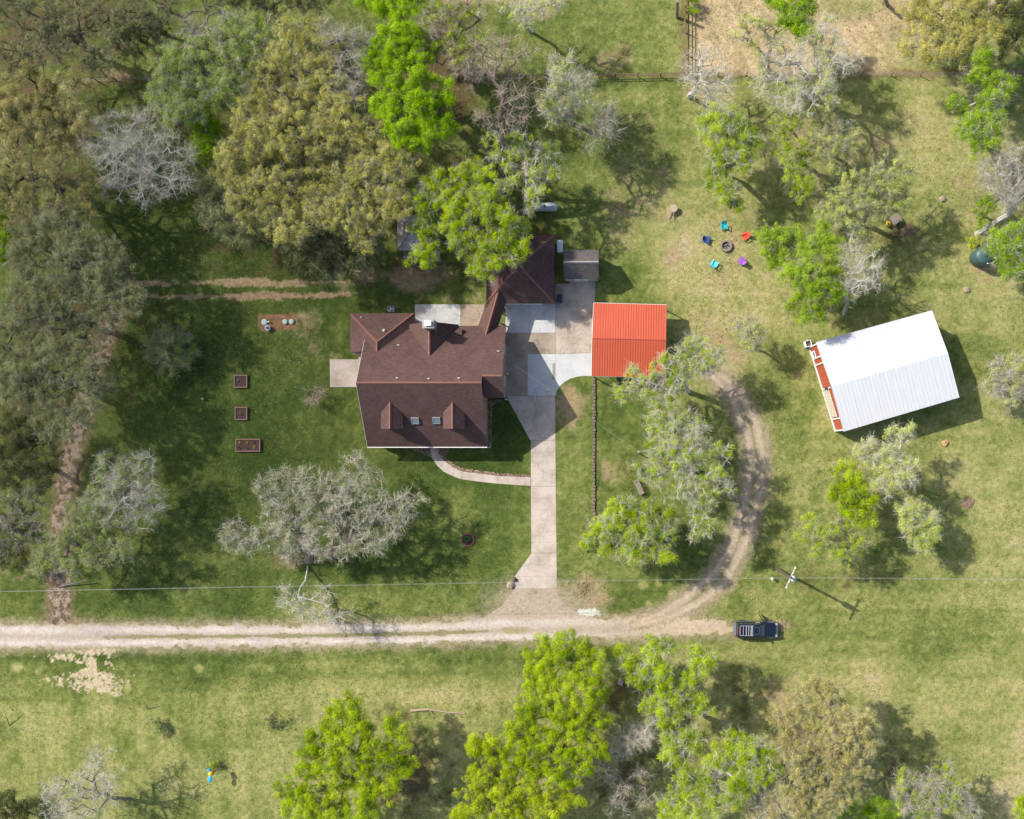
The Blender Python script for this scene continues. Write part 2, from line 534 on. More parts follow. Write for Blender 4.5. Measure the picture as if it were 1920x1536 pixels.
# blobs: px, py, rx, ry, kind, strength ;  kinds: dry (+), green (-), dirt, cream, bark
BL = [
 # --- lawn west of the drive: lush
 (430, 800, 330, 260, 'dry', -0.20), (800, 1010, 180, 150, 'dry', -0.16), (300, 640, 120, 120, 'dry', -0.1),
 (860, 960, 70, 50, 'dry', 0.10), (780, 1130, 170, 45, 'dry', 0.13), (560, 1140, 100, 20, 'dry', 0.12), (300, 1120, 200, 40, 'dry', 0.0),
 (250, 430, 110, 70, 'dry', -0.22), (500, 500, 120, 30, 'dry', -0.15), (640, 560, 70, 30, 'dry', -0.1), (970, 800, 40, 60, 'dry', -0.25),
 (880, 880, 70, 20, 'dry', -0.15), (1170, 800, 60, 130, 'dry', -0.3), (1290, 1010, 80, 80, 'dry', -0.2), (1180, 1130, 60, 30, 'dry', -0.2),
 (1205, 560, 60, 60, 'dry', -0.15), (1180, 500, 60, 40, 'dry', -0.12), (1010, 280, 80, 80, 'dry', -0.05), (1000, 440, 90, 60, 'dry', -0.1),
 (1160, 60, 100, 70, 'dry', -0.1), (1230, 240, 80, 80, 'dry', -0.06), (1410, 720, 60, 60, 'dry', 0.0), (1480, 740, 60, 90, 'dry', -0.24),
 (1800, 650, 60, 60, 'dry', -0.15), (1700, 1200, 240, 120, 'dry', -0.06), (1780, 1400, 120, 120, 'dry', -0.05),
 (200, 1240, 140, 25, 'dry', -0.28), (380, 1260, 100, 45, 'dry', -0.2), (560, 1250, 90, 25, 'dry', -0.15), (130, 1290, 60, 20, 'dry', -0.2), (400, 1380, 60, 80, 'dry', -0.12),
 (870, 1250, 90, 20, 'dry', -0.15), (220, 1350, 60, 60, 'dry', -0.05), (1010, 1500, 200, 60, 'dry', 0.05), (860, 1380, 120, 90, 'dry', 0.1),
 (300, 1250, 600, 10, 'dry', 0.1), (700, 1290, 180, 20, 'dry', 0.17), (820, 1310, 120, 15, 'dry', 0.15), (60, 1400, 60, 90, 'dry', 0.1),
 # --- drier ground east
 (1350, 500, 130, 110, 'dry', 0.17), (1370, 600, 110, 60, 'dry', 0.08), (1280, 470, 50, 60, 'dry', 0.2), (1700, 300, 120, 120, 'dry', 0.06), (1720, 220, 40, 60, 'dry', 0.15), (1840, 540, 60, 60, 'dry', 0.15),
 (1560, 870, 90, 60, 'dry', 0.1), (1850, 900, 100, 120, 'dry', 0.15), (1900, 1450, 60, 100, 'dry', 0.15), (1800, 1100, 60, 60, 'dry', 0.12), (1640, 1270, 30, 40, 'dry', 0.2), (1480, 1150, 60, 40, 'dry', 0.0),
 (1180, 330, 40, 90, 'dirt', 0.42), (1240, 380, 25, 80, 'dirt', 0.45), (1265, 470, 25, 70, 'dirt', 0.45), (1300, 560, 30, 60, 'dirt', 0.2), (1140, 120, 40, 30, 'dirt', 0.3),
 (1350, 650, 35, 40, 'dirt', 0.5), (1320, 600, 30, 40, 'dirt', 0.3), (1410, 440, 90, 80, 'dirt', 0.1), (1320, 510, 60, 40, 'dirt', 0.2),
 (1520, 290, 40, 60, 'dirt', 0.3), (1640, 270, 60, 20, 'dirt', 0.25), (1800, 370, 35, 40, 'dirt', 0.3), (1870, 240, 40, 30, 'dirt', 0.3),
 (1075, 800, 22, 100, 'dirt', 0.35), (1068, 745, 22, 25, 'dirt', 0.65), (1080, 760, 25, 30, 'dirt', 0.4), (1090, 900, 14, 120, 'dirt', 0.16),
 (1095, 1095, 32, 26, 'dirt', 0.6), (1120, 1125, 25, 15, 'dirt', 0.5), (1230, 1160, 60, 10, 'dirt', 0.3), (1135, 880, 10, 20, 'dirt', 0.6), (1160, 885, 15, 16, 'dirt', 0.35),
 (780, 525, 70, 25, 'dirt', 0.75), (790, 500, 50, 30, 'bark', 0.6), (690, 520, 50, 22, 'dirt', 0.5), (850, 560, 45, 12, 'dirt', 0.5), (1020, 510, 30, 60, 'bark', 0.4), (720, 575, 20, 15, 'dirt', 0.35),
 (545, 1045, 28, 16, 'dirt', 0.5), (560, 603, 30, 25, 'dirt', 0.3), (590, 650, 20, 20, 'dirt', 0.15), (625, 665, 14, 14, 'dirt', 0.15),
 (60, 60, 130, 90, 'bark', 0.7), (70, 220, 140, 130, 'bark', 0.55), (230, 140, 60, 20, 'dirt', 0.6), (180, 30, 80, 40, 'bark', 0.6), (250, 60, 60, 60, 'bark', 0.25),
 (60, 420, 100, 100, 'bark', 0.5), (110, 600, 120, 120, 'bark', 0.45), (60, 780, 90, 100, 'bark', 0.4), (180, 640, 25, 60, 'bark', 0.8), (560, 250, 200, 150, 'bark', 0.5), (600, 470, 160, 40, 'bark', 0.45),
 (840, 150, 60, 120, 'bark', 0.7), (850, 330, 90, 60, 'bark', 0.35), (20, 1080, 30, 30, 'dirt', 0.3), (140, 1165, 60, 14, 'bark', 0.4), (30, 1000, 60, 60, 'bark', 0.2),
 (740, 1350, 30, 30, 'bark', 0.5), (760, 1450, 70, 80, 'bark', 0.55), (830, 1420, 30, 60, 'bark', 0.25), (1150, 1300, 40, 60, 'bark', 0.5), (1160, 1450, 80, 90, 'bark', 0.4), (1370, 1300, 90, 70, 'bark', 0.28), (1480, 1310, 35, 35, 'dirt', 0.35), (1500, 1380, 90, 90, 'bark', 0.3), (1660, 1420, 60, 60, 'bark', 0.25),
 (980, 0, 60, 8, 'dirt', 0.9), (870, 0, 40, 8, 'dirt', 0.7), (1010, 25, 25, 12, 'dirt', 0.3), (1090, 330, 0.1, 0.1, 'dirt', 0.0),
 (1340, 160, 60, 20, 'dirt', 0.25), (1680, 440, 45, 35, 'bark', 0.45), (1690, 430, 25, 15, 'bark', 0.3), (1600, 470, 60, 60, 'dry', 0.1), (1548, 775, 14, 14, 'dirt', 0.5), (1535, 760, 10, 10, 'dirt', 0.4),
 (1462, 1172, 22, 12, 'dirt', 0.6), (1620, 880, 60, 40, 'bark', 0.2), (1640, 900, 90, 60, 'bark', 0.1), (1720, 930, 60, 50, 'bark', 0.15), (1560, 1085, 70, 20, 'bark', 0.3), (1440, 960, 40, 60, 'dry', 0.1),
 (1845, 500, 22, 16, 'dirt', 0.45), (1650, 90, 0.1, 0.1, 'dirt', 0.0),
]
RINGS = [(1208, 1097, 13), (1235, 1094, 9), (1262, 1115, 8), (1217, 1134, 9), (32, 1249, 12), (70, 1262, 8), (372, 1253, 9), (508, 1253, 9), (1085, 1240, 8), (240, 1290, 9)]

def axis(lo, hi, flo, fhi, step, far):
    a = list(np.arange(flo, fhi + 1e-6, step))
    left = [flo - d for d in (3, 8, 16, 30, 60, 120, 240, 500, 900)][::-1]
    right = [fhi + d for d in (3, 8, 16, 30, 60, 120, 240, 500, 900)]
    return np.array(left + a + right)

def ground_z(X, Y):
    return 0.0 * X

def build_ground():
    xs = axis(0, 0, -63, 63, 0.16, 0); ys = axis(0, 0, -51, 51, 0.16, 0)
    X, Y = np.meshgrid(xs, ys, indexing='xy')
    nx, ny = len(xs), len(ys)
    px = 960 + X * SCALE; py = 768 - Y * SCALE
    D = 0.32 + 0.22 * sstep(900, 1350, px) + 0.24 * sstep(1190, 1330, py) * (1 - 0.6 * sstep(1100, 1400, px))
    D = D + 0.46 * (fbm(X, Y, 9.0, 5, 5, 0.6) - 0.5) + 0.42 * (fbm(X, Y, 1.8, 31, 4, 0.7) - 0.5)
    # mowing streaks (the mower went up and down the field, and along the road)
    D = D + 0.26 * (fbm(X, Y * 0.09, 1.2, 77, 3) - 0.5) * sstep(1260, 1330, py) + 0.12 * (vnoise(X * 0.05, Y, 0.8, 78) - 0.5) * sstep(1200, 1235, py) * (1 - sstep(1300, 1400, py))
    D = D + 0.16 * (vnoise(X * 0.05, Y, 0.75, 79) - 0.5) * sstep(1000, 1300, px) + 0.10 * (vnoise(X, Y * 0.05, 0.8, 80) - 0.5) * (1 - sstep(900, 1100, px))
    dirt = np.zeros_like(X); bark = np.zeros_like(X)
    wob = 0.55 * (fbm(X, Y, 3.0, 91, 4, 0.6) - 0.5)
    for (bx, by, rx, ry, kd, s) in BL:
        if s == 0: continue
        q = ((px - bx) / rx) ** 2 + ((py - by) / ry) ** 2
        g = np.exp(-q * 0.9) * s
        if kd == 'dry': D = D + g
        elif kd == 'dirt': dirt = np.maximum(dirt, g)
        elif kd == 'bark': bark = np.maximum(bark, g)
    for (bx, by, r) in RINGS:
        q = np.hypot(px - bx, py - by) + 10 * (fbm(X, Y, 0.8, 44, 3) - 0.5)
        D = D + 0.5 * (1 - sstep(r * 0.35, r * 1.15, q)) * 0.7
    fine = fbm(X, Y, 0.55, 63, 3, 0.7)
    D = np.clip(D + 0.36 * (fine - 0.5), 0, 1)
    pal = [(0.0, srgb(70, 86, 38)), (0.2, srgb(88, 104, 48)), (0.42, srgb(120, 130, 67)), (0.62, srgb(152, 154, 91)), (0.82, srgb(176, 168, 112)), (1.0, srgb(190, 174, 134))]
    C = np.zeros(X.shape + (3,))
    for k in range(3):
        C[..., k] = np.interp(D, [p[0] for p in pal], [p[1][k] for p in pal])
    def lay(mask, col):
        nonlocal C
        m = np.clip(mask, 0, 1)[..., None]
        C = C * (1 - m) + np.array(col) * m
    dn = fbm(X, Y, 1.1, 101, 5, 0.7)
    lay(sstep(0.10, 0.62, bark + 1.3 * (dn - 0.5)) * (bark > 0.03), srgb(104, 92, 62))
    dn2 = fbm(X, Y, 2.4, 111, 6, 0.72)
    lay(sstep(0.10, 0.62, dirt + 1.5 * (dn2 - 0.5)) * 0.8 * (dirt > 0.04), srgb(178, 154, 120))
    # far-right hay field beyond the fence, raked tan straw
    hay = inpoly(X, Y, [G(*p) for p in [(1290, -700), (2600, -700), (2600, -60), (1930, -10), (1790, 50), (1750, 100), (1730, 142), (1292, 140)]]).astype(float)
    hb = fbm(X * 0.8 + Y * 0.3, Y, 1.2, 140, 4, 0.65)
    hay = hay * (0.78 + 0.22 * sstep(0.35, 0.6, hb)) * (1 - 0.75 * np.exp(-(((px - 1590) / 70) ** 2 + ((py - 10) / 25) ** 2))) * (1 - 0.8 * np.exp(-(((px - 1720) / 60) ** 2 + ((py - 120) / 60) ** 2)))
    ridg = vnoise(X * 0.9 + Y * 0.5, Y * 0.45, 0.5, 150)
    hc = np.array(srgb(200, 176, 136))[None, None, :] * (0.72 + 0.5 * ridg[..., None])
    m = hay[..., None]; C = C * (1 - m) + hc * m
    # reddish soil strips under the fences
    for pts, w, s in (([(870, 146), (1285, 143)], 5, 0.65), ([(1283, -60), (1283, 142)], 9, 0.7), ([(1290, 143), (1960, 137)], 8, 0.85), ([(170, 154), (275, 150)], 5, 0.5)):
        d = seg_dist(X, Y, wpts(pts, w))
        lay((1 - sstep(-0.35, 0.25, d + 1.4 * (dn - 0.5))) * s * 0.8, srgb(128, 104, 76))
    # soft tan shoulders of road and tracks
    for P, off, s, col in ((ROAD, 0.05, 0.7, srgb(172, 156, 126)), (EAST, 0.2, 0.75, srgb(176, 158, 130)), (WTRACK, 0.1, 0.55, srgb(150, 126, 104))):
        d = seg_dist(X, Y, P)
        lay((1 - sstep(-0.2, 0.9, d - off + 1.6 * (dn - 0.5))) * s, col)
    ap = inpoly(X, Y, APRON)
    cx, cy = G(1010, 1140)
    lay((1 - sstep(2.2, 5.2, np.hypot((X - cx) * 0.62, Y - cy) + 2.0 * (dn - 0.5))) * 0.8, srgb(178, 162, 136))
    # septic bed of red bark
    sp = inpoly(X + wob * 0.6, Y + wob * 0.5, [G(*p) for p in [(483, 588), (556, 588), (556, 612), (530, 620), (500, 622), (483, 618)]]).astype(float)
    lay(sp * (0.65 + 0.35 * sstep(0.4, 0.6, fbm(X, Y, 0.5, 160, 3))), srgb(158, 118, 88))
    # cream speckled bare patch south of the road
    cm = np.zeros_like(X)
    for (bx, by, rx, ry, s) in ((170, 1253, 9, 16, 1), (160, 1265, 45, 8, 0.8), (195, 1285, 40, 16, 0.9), (215, 1300, 14, 8, 1.0), (110, 1232, 35, 7, 0.7), (140, 1240, 20, 12, 0.6), (210, 1245, 10, 20, 0.5), (240, 1268, 20, 5, 0.55), (180, 1222, 60, 6, 0.6), (110, 1275, 30, 12, 0.4)):
        cm = np.maximum(cm, s * np.exp(-(((px - bx) / rx) ** 2 + ((py - by) / ry) ** 2)))
    lay(sstep(0.46, 0.54, cm * 0.62 + 2.0 * (0.6 * fbm(X, Y, 0.42, 170, 3, 0.8) + 0.4 * fbm(X * .6, Y, 1.8, 171, 2) - 0.40)) * (cm > 0.08), srgb(204, 186, 152))
    # white spilled lime beside the apron
    wm = np.exp(-(((px - 1104) / 26) ** 2 + ((py - 1149) / 9) ** 2))
    lay(sstep(0.45, 0.6, wm * 0.9 + 0.8 * (fbm(X, Y, 0.45, 180, 3, 0.7) - 0.4)) * 0.9, srgb(222, 222, 210))
    # pine-needle tracks with broken edges
    for P, s, col in ((NTRACK1, 0.9, srgb(184, 158, 122)), (NTRACK2, 0.9, srgb(178, 150, 118))):
        d = seg_dist(X, Y, P)
        nn = 0.55 * fbm(X * 0.7, Y, 0.7, 210, 4, 0.75) + 0.45 * fbm(X * 0.4, Y, 3.5, 211, 2)
        lay((1 - sstep(-0.03, 0.12, d + 1.9 * (nn - 0.40))) * s, col)
    # hashed grooves east of the stone border
    gx = np.abs(((px - 1120) / 11.0) % 1 - 0.5)
    gr = sstep(0.36, 0.46, gx) * inpoly(X, Y, [G(*p) for p in [(1120, 770), (1152, 770), (1152, 960), (1120, 960)]]) * 0.35
    lay(gr * sstep(0.4, 0.6, fbm(X * 3, Y * 0.4, 1.0, 190, 3)), srgb(84, 88, 46))
    far = np.maximum(sstep(61.2, 62.8, np.abs(X)), sstep(49.2, 50.8, np.abs(Y)))[..., None]   # open pasture beyond
    C = C * (1 - far) + np.array(srgb(120, 130, 72)) * far
    Z = np.zeros_like(X)
    V = np.stack([X, Y, Z], -1).reshape(-1, 3)
    idx = np.arange(nx * ny).reshape(ny, nx)
    Q = np.stack([idx[:-1, :-1], idx[:-1, 1:], idx[1:, 1:], idx[1:, :-1]], -1).reshape(-1, 4)
    M = mat_attr('grass_and_soil', fine=0.34, scale=7.0, bump=0.9, dist=0.06, hue=0.10)
    o = ident_mesh('ground', V, Q, M, None, C.reshape(-1, 3) * GRASS)
    props(o, 'mown grass with dry tan patches and bare soil', None, None, 'structure')

GRASS = 0.735
build_ground()

def sheet(name, bbox, step, fn, z, mat, label):
    """a ragged-edged sheet: keeps the cells where fn(X,Y) gives mask > 0; colours from fn"""
    (x0, y1), (x1, y0) = G(bbox[0], bbox[1]), G(bbox[2], bbox[3])
    xs = np.arange(x0, x1, step); ys = np.arange(y0, y1, step)
    X, Y = np.meshgrid(xs, ys)
    mask, C = fn(X, Y)
    nx, ny = len(xs), len(ys)
    idx = np.arange(nx * ny).reshape(ny, nx)
    keep = mask[:-1, :-1] & mask[:-1, 1:] & mask[1:, 1:] & mask[1:, :-1]
    Q = np.stack([idx[:-1, :-1], idx[:-1, 1:], idx[1:, 1:], idx[1:, :-1]], -1)[keep]
    used = np.unique(Q)
    rem = np.full(nx * ny, -1); rem[used] = np.arange(len(used))
    V = np.stack([X, Y, np.full_like(X, z)], -1).reshape(-1, 3)[used]
    o = ident_mesh(name, V, rem[Q], mat, None, C.reshape(-1, 3)[used])
    return props(o, label, None, None, 'structure')

GRAVEL = mat_attr('pale_gravel', fine=0.22, scale=9.0, bump=0.5, dist=0.03)
DIRTM = mat_attr('leaf_litter', fine=0.35, scale=7.0, bump=0.6, dist=0.04)

def mixc(a, b, m):
    m = np.clip(m, 0, 1)[..., None]
    return np.array(a) * (1 - m) + np.array(b) * m

def road_fn(X, Y):
    d = seg_dist(X, Y, ROAD)
    ap = inpoly(X, Y, APRON)
    n = fbm(X, Y, 1.3, 300, 5, 0.7)
    n2 = fbm(X * 0.25, Y, 0.7, 301, 4, 0.6)
    nf = fbm(X * 0.6, Y, 0.5, 305, 4, 0.8)
    mask = (d + 1.2 * (n - 0.5) + 1.5 * (nf - 0.5) < -0.05) | (ap & (n > 0.30))
    px = 960 + X * SCALE; py = 768 - Y * SCALE
    yc = np.interp(px, [-400, 0, 300, 600, 800, 950, 1060, 1200, 1400], [1195, 1193, 1193, 1191, 1187, 1181, 1180, 1176, 1180])
    t = (py - yc)
    rut = np.exp(-((t + 12) / 8.5) ** 2) + np.exp(-((t - 13) / 7.5) ** 2)
    C = mixc(srgb(172, 156, 138), srgb(206, 195, 184), rut * (0.3 + 0.9 * n2) * (0.35 + 0.65 * (1 - sstep(1000, 1150, px))))
    # grass growing between the ruts
    mid = np.exp(-((t - 1) / 4.2) ** 2) * (sstep(120, 260, px) * (1 - sstep(880, 960, px)) * 0.9 + 0.15)
    g = sstep(0.42, 0.62, mid * 0.75 + 1.3 * (n - 0.42))
    C = C * (1 - g[..., None] * 0.8) + np.array(srgb(124, 124, 74)) * g[..., None] * 0.8
    isl = sstep(0.3, 0.7, np.exp(-(((px - 965) / 32) ** 2 + ((py - 1182) / 9) ** 2)) + 0.8 * (n - 0.5))
    C = C * (1 - isl[..., None] * 0.6) + np.array(srgb(146, 138, 88)) * isl[..., None] * 0.6
    mask = mask & ~((g > 0.9) & (n > 0.66))
    gb = np.exp(-(((px - 190) / 60) ** 2 + ((py - 1184) / 12) ** 2)) * 0.5
    C = C * (1 - gb[..., None]) + np.array(srgb(160, 152, 142)) * gb[..., None]
    ed = sstep(-0.75, 0.0, d + 1.6 * (nf - 0.5) + 1.0 * (n - 0.5)) * 0.75 * (~ap)
    C = C * (1 - ed[..., None]) + np.array(srgb(146, 138, 98)) * ed[..., None]
    dt = 0.55 * sstep(1100, 1300, px)
    C = C * (1 - dt[..., None]) + np.array(srgb(196, 176, 144)) * dt[..., None]
    return mask, C * (0.85 + 0.3 * n[..., None]) * 0.86
sheet('gravel_road', (-380, 1085, 1420, 1230), 0.09, road_fn, 0.010, GRAVEL, 'pale gravel road with two wheel ruts running west to east')

def east_fn(X, Y):
    d = seg_dist(X, Y, EAST)
    n = fbm(X, Y, 1.2, 310, 5, 0.75)
    nf = fbm(X, Y, 0.5, 315, 4, 0.8)
    mask = d + 1.2 * (n - 0.5) + 1.5 * (nf - 0.5) < -0.02
    C = mixc(srgb(146, 130, 110), srgb(196, 178, 152), 0.15 + 0.8 * fbm(X, Y, 1.8, 311, 6, 0.75))
    rut = np.exp(-((d + 0.62) / 0.30) ** 2)                     # the two wheel ruts
    C = C * (0.88 + 0.24 * rut[..., None])
    ed = sstep(-0.55, 0.0, d + 1.6 * (nf - 0.5)) * 0.6
    C = C * (1 - ed[..., None]) + np.array(srgb(148, 136, 98)) * ed[..., None]
    g = sstep(0.45, 0.7, np.exp(-((d + 1.42) / 0.30) ** 2) * 0.75 + 0.9 * (n - 0.42)) * 0.6
    C = C * (1 - g[..., None]) + np.array(srgb(126, 126, 78)) * g[..., None]
    return mask, C * 0.86
sheet('gravel_drive', (1180, 660, 1470, 1200), 0.09, east_fn, 0.014, GRAVEL, 'curved gravel drive leading up to the metal barn')

def west_fn(X, Y):
    d = seg_dist(X, Y, WTRACK)
    n = fbm(X, Y, 0.7, 320, 4, 0.75)
    mask = d + 3.4 * (n - 0.5) < -0.02
    C = mixc(srgb(108, 92, 76), srgb(170, 150, 130), sstep(0.35, 0.6, fbm(X, Y, 0.45, 321, 3, 0.7)))
    return mask, C * 0.7
sheet('dirt_track', (60, 540, 270, 1180), 0.09, west_fn, 0.006, DIRTM, 'leaf-strewn dirt track under the western trees')

# ---- concrete
CON_OLD = mat_concrete('old_concrete', srgb(186, 173, 160), srgb(138, 124, 108), 0.75, 0.5)
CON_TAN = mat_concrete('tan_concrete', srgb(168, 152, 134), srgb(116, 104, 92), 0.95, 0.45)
CON_NEW = mat_concrete('new_concrete', srgb(192, 192, 190), srgb(158, 158, 156), 0.6, 0.5)
JOINT = mat_plain('joint_dark', (0.05, 0.045, 0.04), 0.95)  # near-black tone for slab joints

def slab_obj(name, polys, mat, z0, z1, label):
    m = MB()
    for p in polys: m.prism([G(*q) for q in p], z0, z1)
    o = m.build(name, mat)
    return props(o, label, None, None, 'structure')
slab_obj('driveway', [[(995.5, 826), (1041.5, 826), (1042, 911.6), (995.5, 911.6)], [(995.5, 912.2), (1042, 912.2), (1043.5, 1036.7), (996.5, 1036.7)],
                      [(996.5, 1037.4), (1043.5, 1037.4), (1044, 1103), (967, 1103), (963.5, 1083)], [(949, 742.6), (1041.2, 742.6), (1041.2, 825.4), (994, 825.4)]],
         CON_OLD, -0.10, 0.032, 'old beige concrete driveway running from the house down to the road')
slab_obj('driveway_apron', [[(1067, 524), (1116, 524), (1115, 570), (1112, 661.6), (1041.6, 663.4), (1041.6, 532), (1067, 532)]],
         CON_OLD, -0.10, 0.034, 'beige concrete apron between the garage and the red carport')
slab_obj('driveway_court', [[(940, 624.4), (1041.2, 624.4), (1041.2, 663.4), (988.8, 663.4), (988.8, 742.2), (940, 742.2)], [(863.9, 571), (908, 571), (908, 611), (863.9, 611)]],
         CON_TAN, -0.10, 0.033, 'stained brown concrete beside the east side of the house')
cv = [(1041.6, 664), (1110, 662.1), (1109, 705), (1095, 705), (1082, 706.5), (1070, 710), (1059, 716), (1050, 724), (1044, 733), (1041.6, 742)]
slab_obj('driveway_slab', [[(989.2, 664), (1041.2, 664), (1041.2, 742.2), (989.2, 742.2)], cv, [(948, 571), (992.2, 570.6), (992.2, 624), (948, 624)], [(992.7, 570.6), (1041.2, 570), (1041.2, 624), (992.7, 624)]],
         CON_NEW, -0.10, 0.035, 'new white concrete slabs poured into the older driveway')
slab_obj('patio', [[(778, 571), (863.4, 571), (863.4, 612), (778, 612)]], CON_NEW, -0.10, 0.05, 'new white concrete patio behind the house')
slab_obj('side_patio', [[(618.5, 674), (672.5, 674), (672.5, 661), (690, 661), (690, 726), (619, 726)]], CON_OLD, -0.10, 0.05, 'plain concrete pad on the west side of the house')
strip = mat_concrete('drive_patch', srgb(150, 140, 128), srgb(120, 112, 102), 0.4, 0.5)
slab_obj('driveway_patch', [[(1036, 681), (1041, 681), (1041, 712), (1036, 712)]], strip, 0.035, 0.039, 'narrow grey repair strip in the white driveway slab')
# joints tooled along the driveway
m = MB()
for y in (849, 868, 889, 935, 955, 975, 997, 1017, 1060, 1081):
    x0 = 996 if y < 1037 else 996.5 - (y - 1037) * 0.7
    a = G3(x0 + .5, y); b = G3(1042.5, y)
    m.prism([(a.x, a.y - 0.008), (b.x, b.y - 0.008), (b.x, b.y + 0.008), (a.x, a.y + 0.008)], 0.033, 0.034)
props(m.build('driveway_joint', mat_plain('joint', srgb(132, 118, 104), 0.95)), 'shallow tooled joints across the driveway', None, None, 'structure')

LW = [(806, 840), (809, 856), (818, 871), (831, 884), (847, 892), (864.3, 898.5), (895, 903), (932.7, 907), (994.8, 911)]
RW = [(821, 840), (824, 853), (833, 864), (845, 873), (857, 880), (867.6, 884.2), (900, 888), (934, 892.4), (994.8, 895)]
polys = []
for a, b in ((0, 6), (5, 8), (7, 9)):
    L = LW[a:b]; R = RW[a:b]
    if a: L = [(L[0][0] + 0.5, L[0][1])] + L[1:]; R = [(R[0][0] + 0.5, R[0][1])] + R[1:]
    polys.append(L + R[::-1])
slab_obj('walkway', polys, CON_OLD, -0.10, 0.045, 'curved concrete walkway from the driveway to the front door')

# ---- river rock beds
ROCKBASE = mat_plain('rock_bed_soil', srgb(84, 66, 54), 0.95, var=0.4, scale=5)
def bed(poly, n, seed, label, size=(0.05, 0.11), pale=0.15):
    o = MB().prism([G(*p) for p in poly], -0.05, 0.020).build('rock_bed_soil', ROCKBASE)
    props(o, label + ', dark soil under it', None, None, 'structure')
    r = np.random.default_rng(seed)
    P = [G(*p) for p in poly]
    xs = [p[0] for p in P]; ys = [p[1] for p in P]
    V = []; Cc = []
    pts = []
    while len(pts) < n:
        X = r.uniform(min(xs), max(xs), 4000); Y = r.uniform(min(ys), max(ys), 4000)
        k = inpoly(X, Y, P)
        pts += list(zip(X[k], Y[k]))
    pts = np.array(pts[:n])
    s = r.uniform(size[0], size[1], n)
    a = r.uniform(0, 6.28, n)
    base = np.array([(1, 0, 0), (0, 1, 0), (-1, 0, 0), (0, -1, 0)])
    quads = []
    vs = np.zeros((n, 5, 3))
    for i in range(4):
        ang = a + i * math.pi / 2
        vs[:, i, 0] = pts[:, 0] + np.cos(ang) * s * r.uniform(0.7, 1.2, n)
        vs[:, i, 1] = pts[:, 1] + np.sin(ang) * s * r.uniform(0.6, 1.1, n)
        vs[:, i, 2] = 0.018
    vs[:, 4, 0] = pts[:, 0]; vs[:, 4, 1] = pts[:, 1]; vs[:, 4, 2] = 0.018 + s * 0.7
    tr = np.stack([vs[:, [i, (i + 1) % 4, 4]] for i in range(4)], 1).reshape(-1, 3)
    c = r.uniform(0, 1, n)
    t = np.repeat(c, 12)
    ob = bulk_mesh('river_rock', tr, n, 3, ROCKM, None, t)
    props(ob, label, None, None, 'stuff')
ROCKM = mat_leaf('river_rock', [srgb(70, 56, 46), srgb(116, 92, 74), srgb(150, 124, 104), srgb(206, 190, 168)], 0.0)
up = [(p[0], p[1]) for p in RW[1:]]
off = [(828, 849), (838, 861), (850, 869.5), (861, 876.5), (871, 879.5), (901, 883.5), (935, 888), (994.8, 891)]
bed(up + off[::-1], 2600, 5, 'brown river rock edging along the inside of the curved walkway')
bed([(819, 838), (845, 838), (842, 845), (834, 855), (828, 850), (821, 843)], 900, 6, 'brown river rock bed beside the front door')
bed([(770, 838), (806, 838), (810, 858), (795, 852), (782, 846)], 900, 7, 'dark planting bed left of the front door', (0.04, 0.10))
bed([(908, 752), (946, 748), (935, 754), (922, 760), (921, 838), (906, 838)], 2600, 8, 'brown river rock bed along the east wall of the house')

# ---- loose things that lie on the lawn: weed tufts and last year's leaves
TUFTM = mat_leaf('weed_tuft', [srgb(58, 74, 32), srgb(86, 104, 44), srgb(124, 134, 62), srgb(168, 160, 104)], 0.2)
LITM = mat_leaf('dead_leaf', [srgb(92, 74, 52), srgb(132, 110, 78), srgb(176, 152, 112), srgb(204, 184, 146)], 0.0)
def on_lawn(r, n, dens):
    x = r.uniform(-60, 60, n); y = r.uniform(-48, 48, n)
    k = fbm(x, y, 5.0, dens, 4, 0.65) + r.uniform(-.12, .12, n) > 0.5
    x, y = x[k], y[k]
    px, py = 960 + x * SCALE, 768 - y * SCALE
    ok = (seg_dist(x, y, ROAD) > .2) & (seg_dist(x, y, EAST) > .2) & ~((px > 600) & (px < 1260) & (py > 430) & (py < 850)) & ~((px > 960) & (px < 1046) & (py > 820) & (py < 1110)) & ~((px > 800) & (px < 1000) & (py > 835) & (py < 915)) & ~((px > 1520) & (px < 1800) & (py > 580) & (py < 815))
    return x[ok], y[ok]
def weeds():
    r = np.random.default_rng(70)
    x, y = on_lawn(r, 60000, 401)
    m = len(x); nb = 5
    a = r.uniform(0, 6.28, (m, nb)); L = r.uniform(.05, .17, (m, nb)); h = r.uniform(.03, .12, (m, nb))
    b = np.stack([np.repeat(x[:, None], nb, 1), np.repeat(y[:, None], nb, 1), np.full((m, nb), .0)], -1)
    t = b + np.stack([np.cos(a) * L, np.sin(a) * L, h], -1)
    s = np.stack([-np.sin(a), np.cos(a), np.zeros_like(a)], -1) * .02
    v = np.stack([b - s, b + s, t], 2).reshape(-1, 3)
    o = bulk_mesh('grass_tufts', v, 0, 3, TUFTM, None, np.repeat(np.repeat(r.uniform(0, 1, m), nb), 3))
    props(o, 'coarse weed tufts dotted through the mown lawn', None, None, 'stuff')
    x, y = on_lawn(r, 90000, 433)
    m = len(x); a = r.uniform(0, 6.28, m); s = r.uniform(.02, .055, m)
    c = np.stack([x, y, r.uniform(.015, .04, m)], -1)
    u = np.stack([np.cos(a) * s, np.sin(a) * s, r.uniform(-.01, .01, m)], -1); w = np.stack([-np.sin(a) * s, np.cos(a) * s, r.uniform(-.01, .01, m)], -1) * .6
    v = np.stack([c - u, c + w, c + u, c - w], 1).reshape(-1, 3)
    o = bulk_mesh('leaf_litter', v, 0, 4, LITM, None, np.repeat(r.uniform(0, 1, m), 4))
    props(o, 'dry tan leaves scattered over the grass', None, None, 'stuff')
weeds()

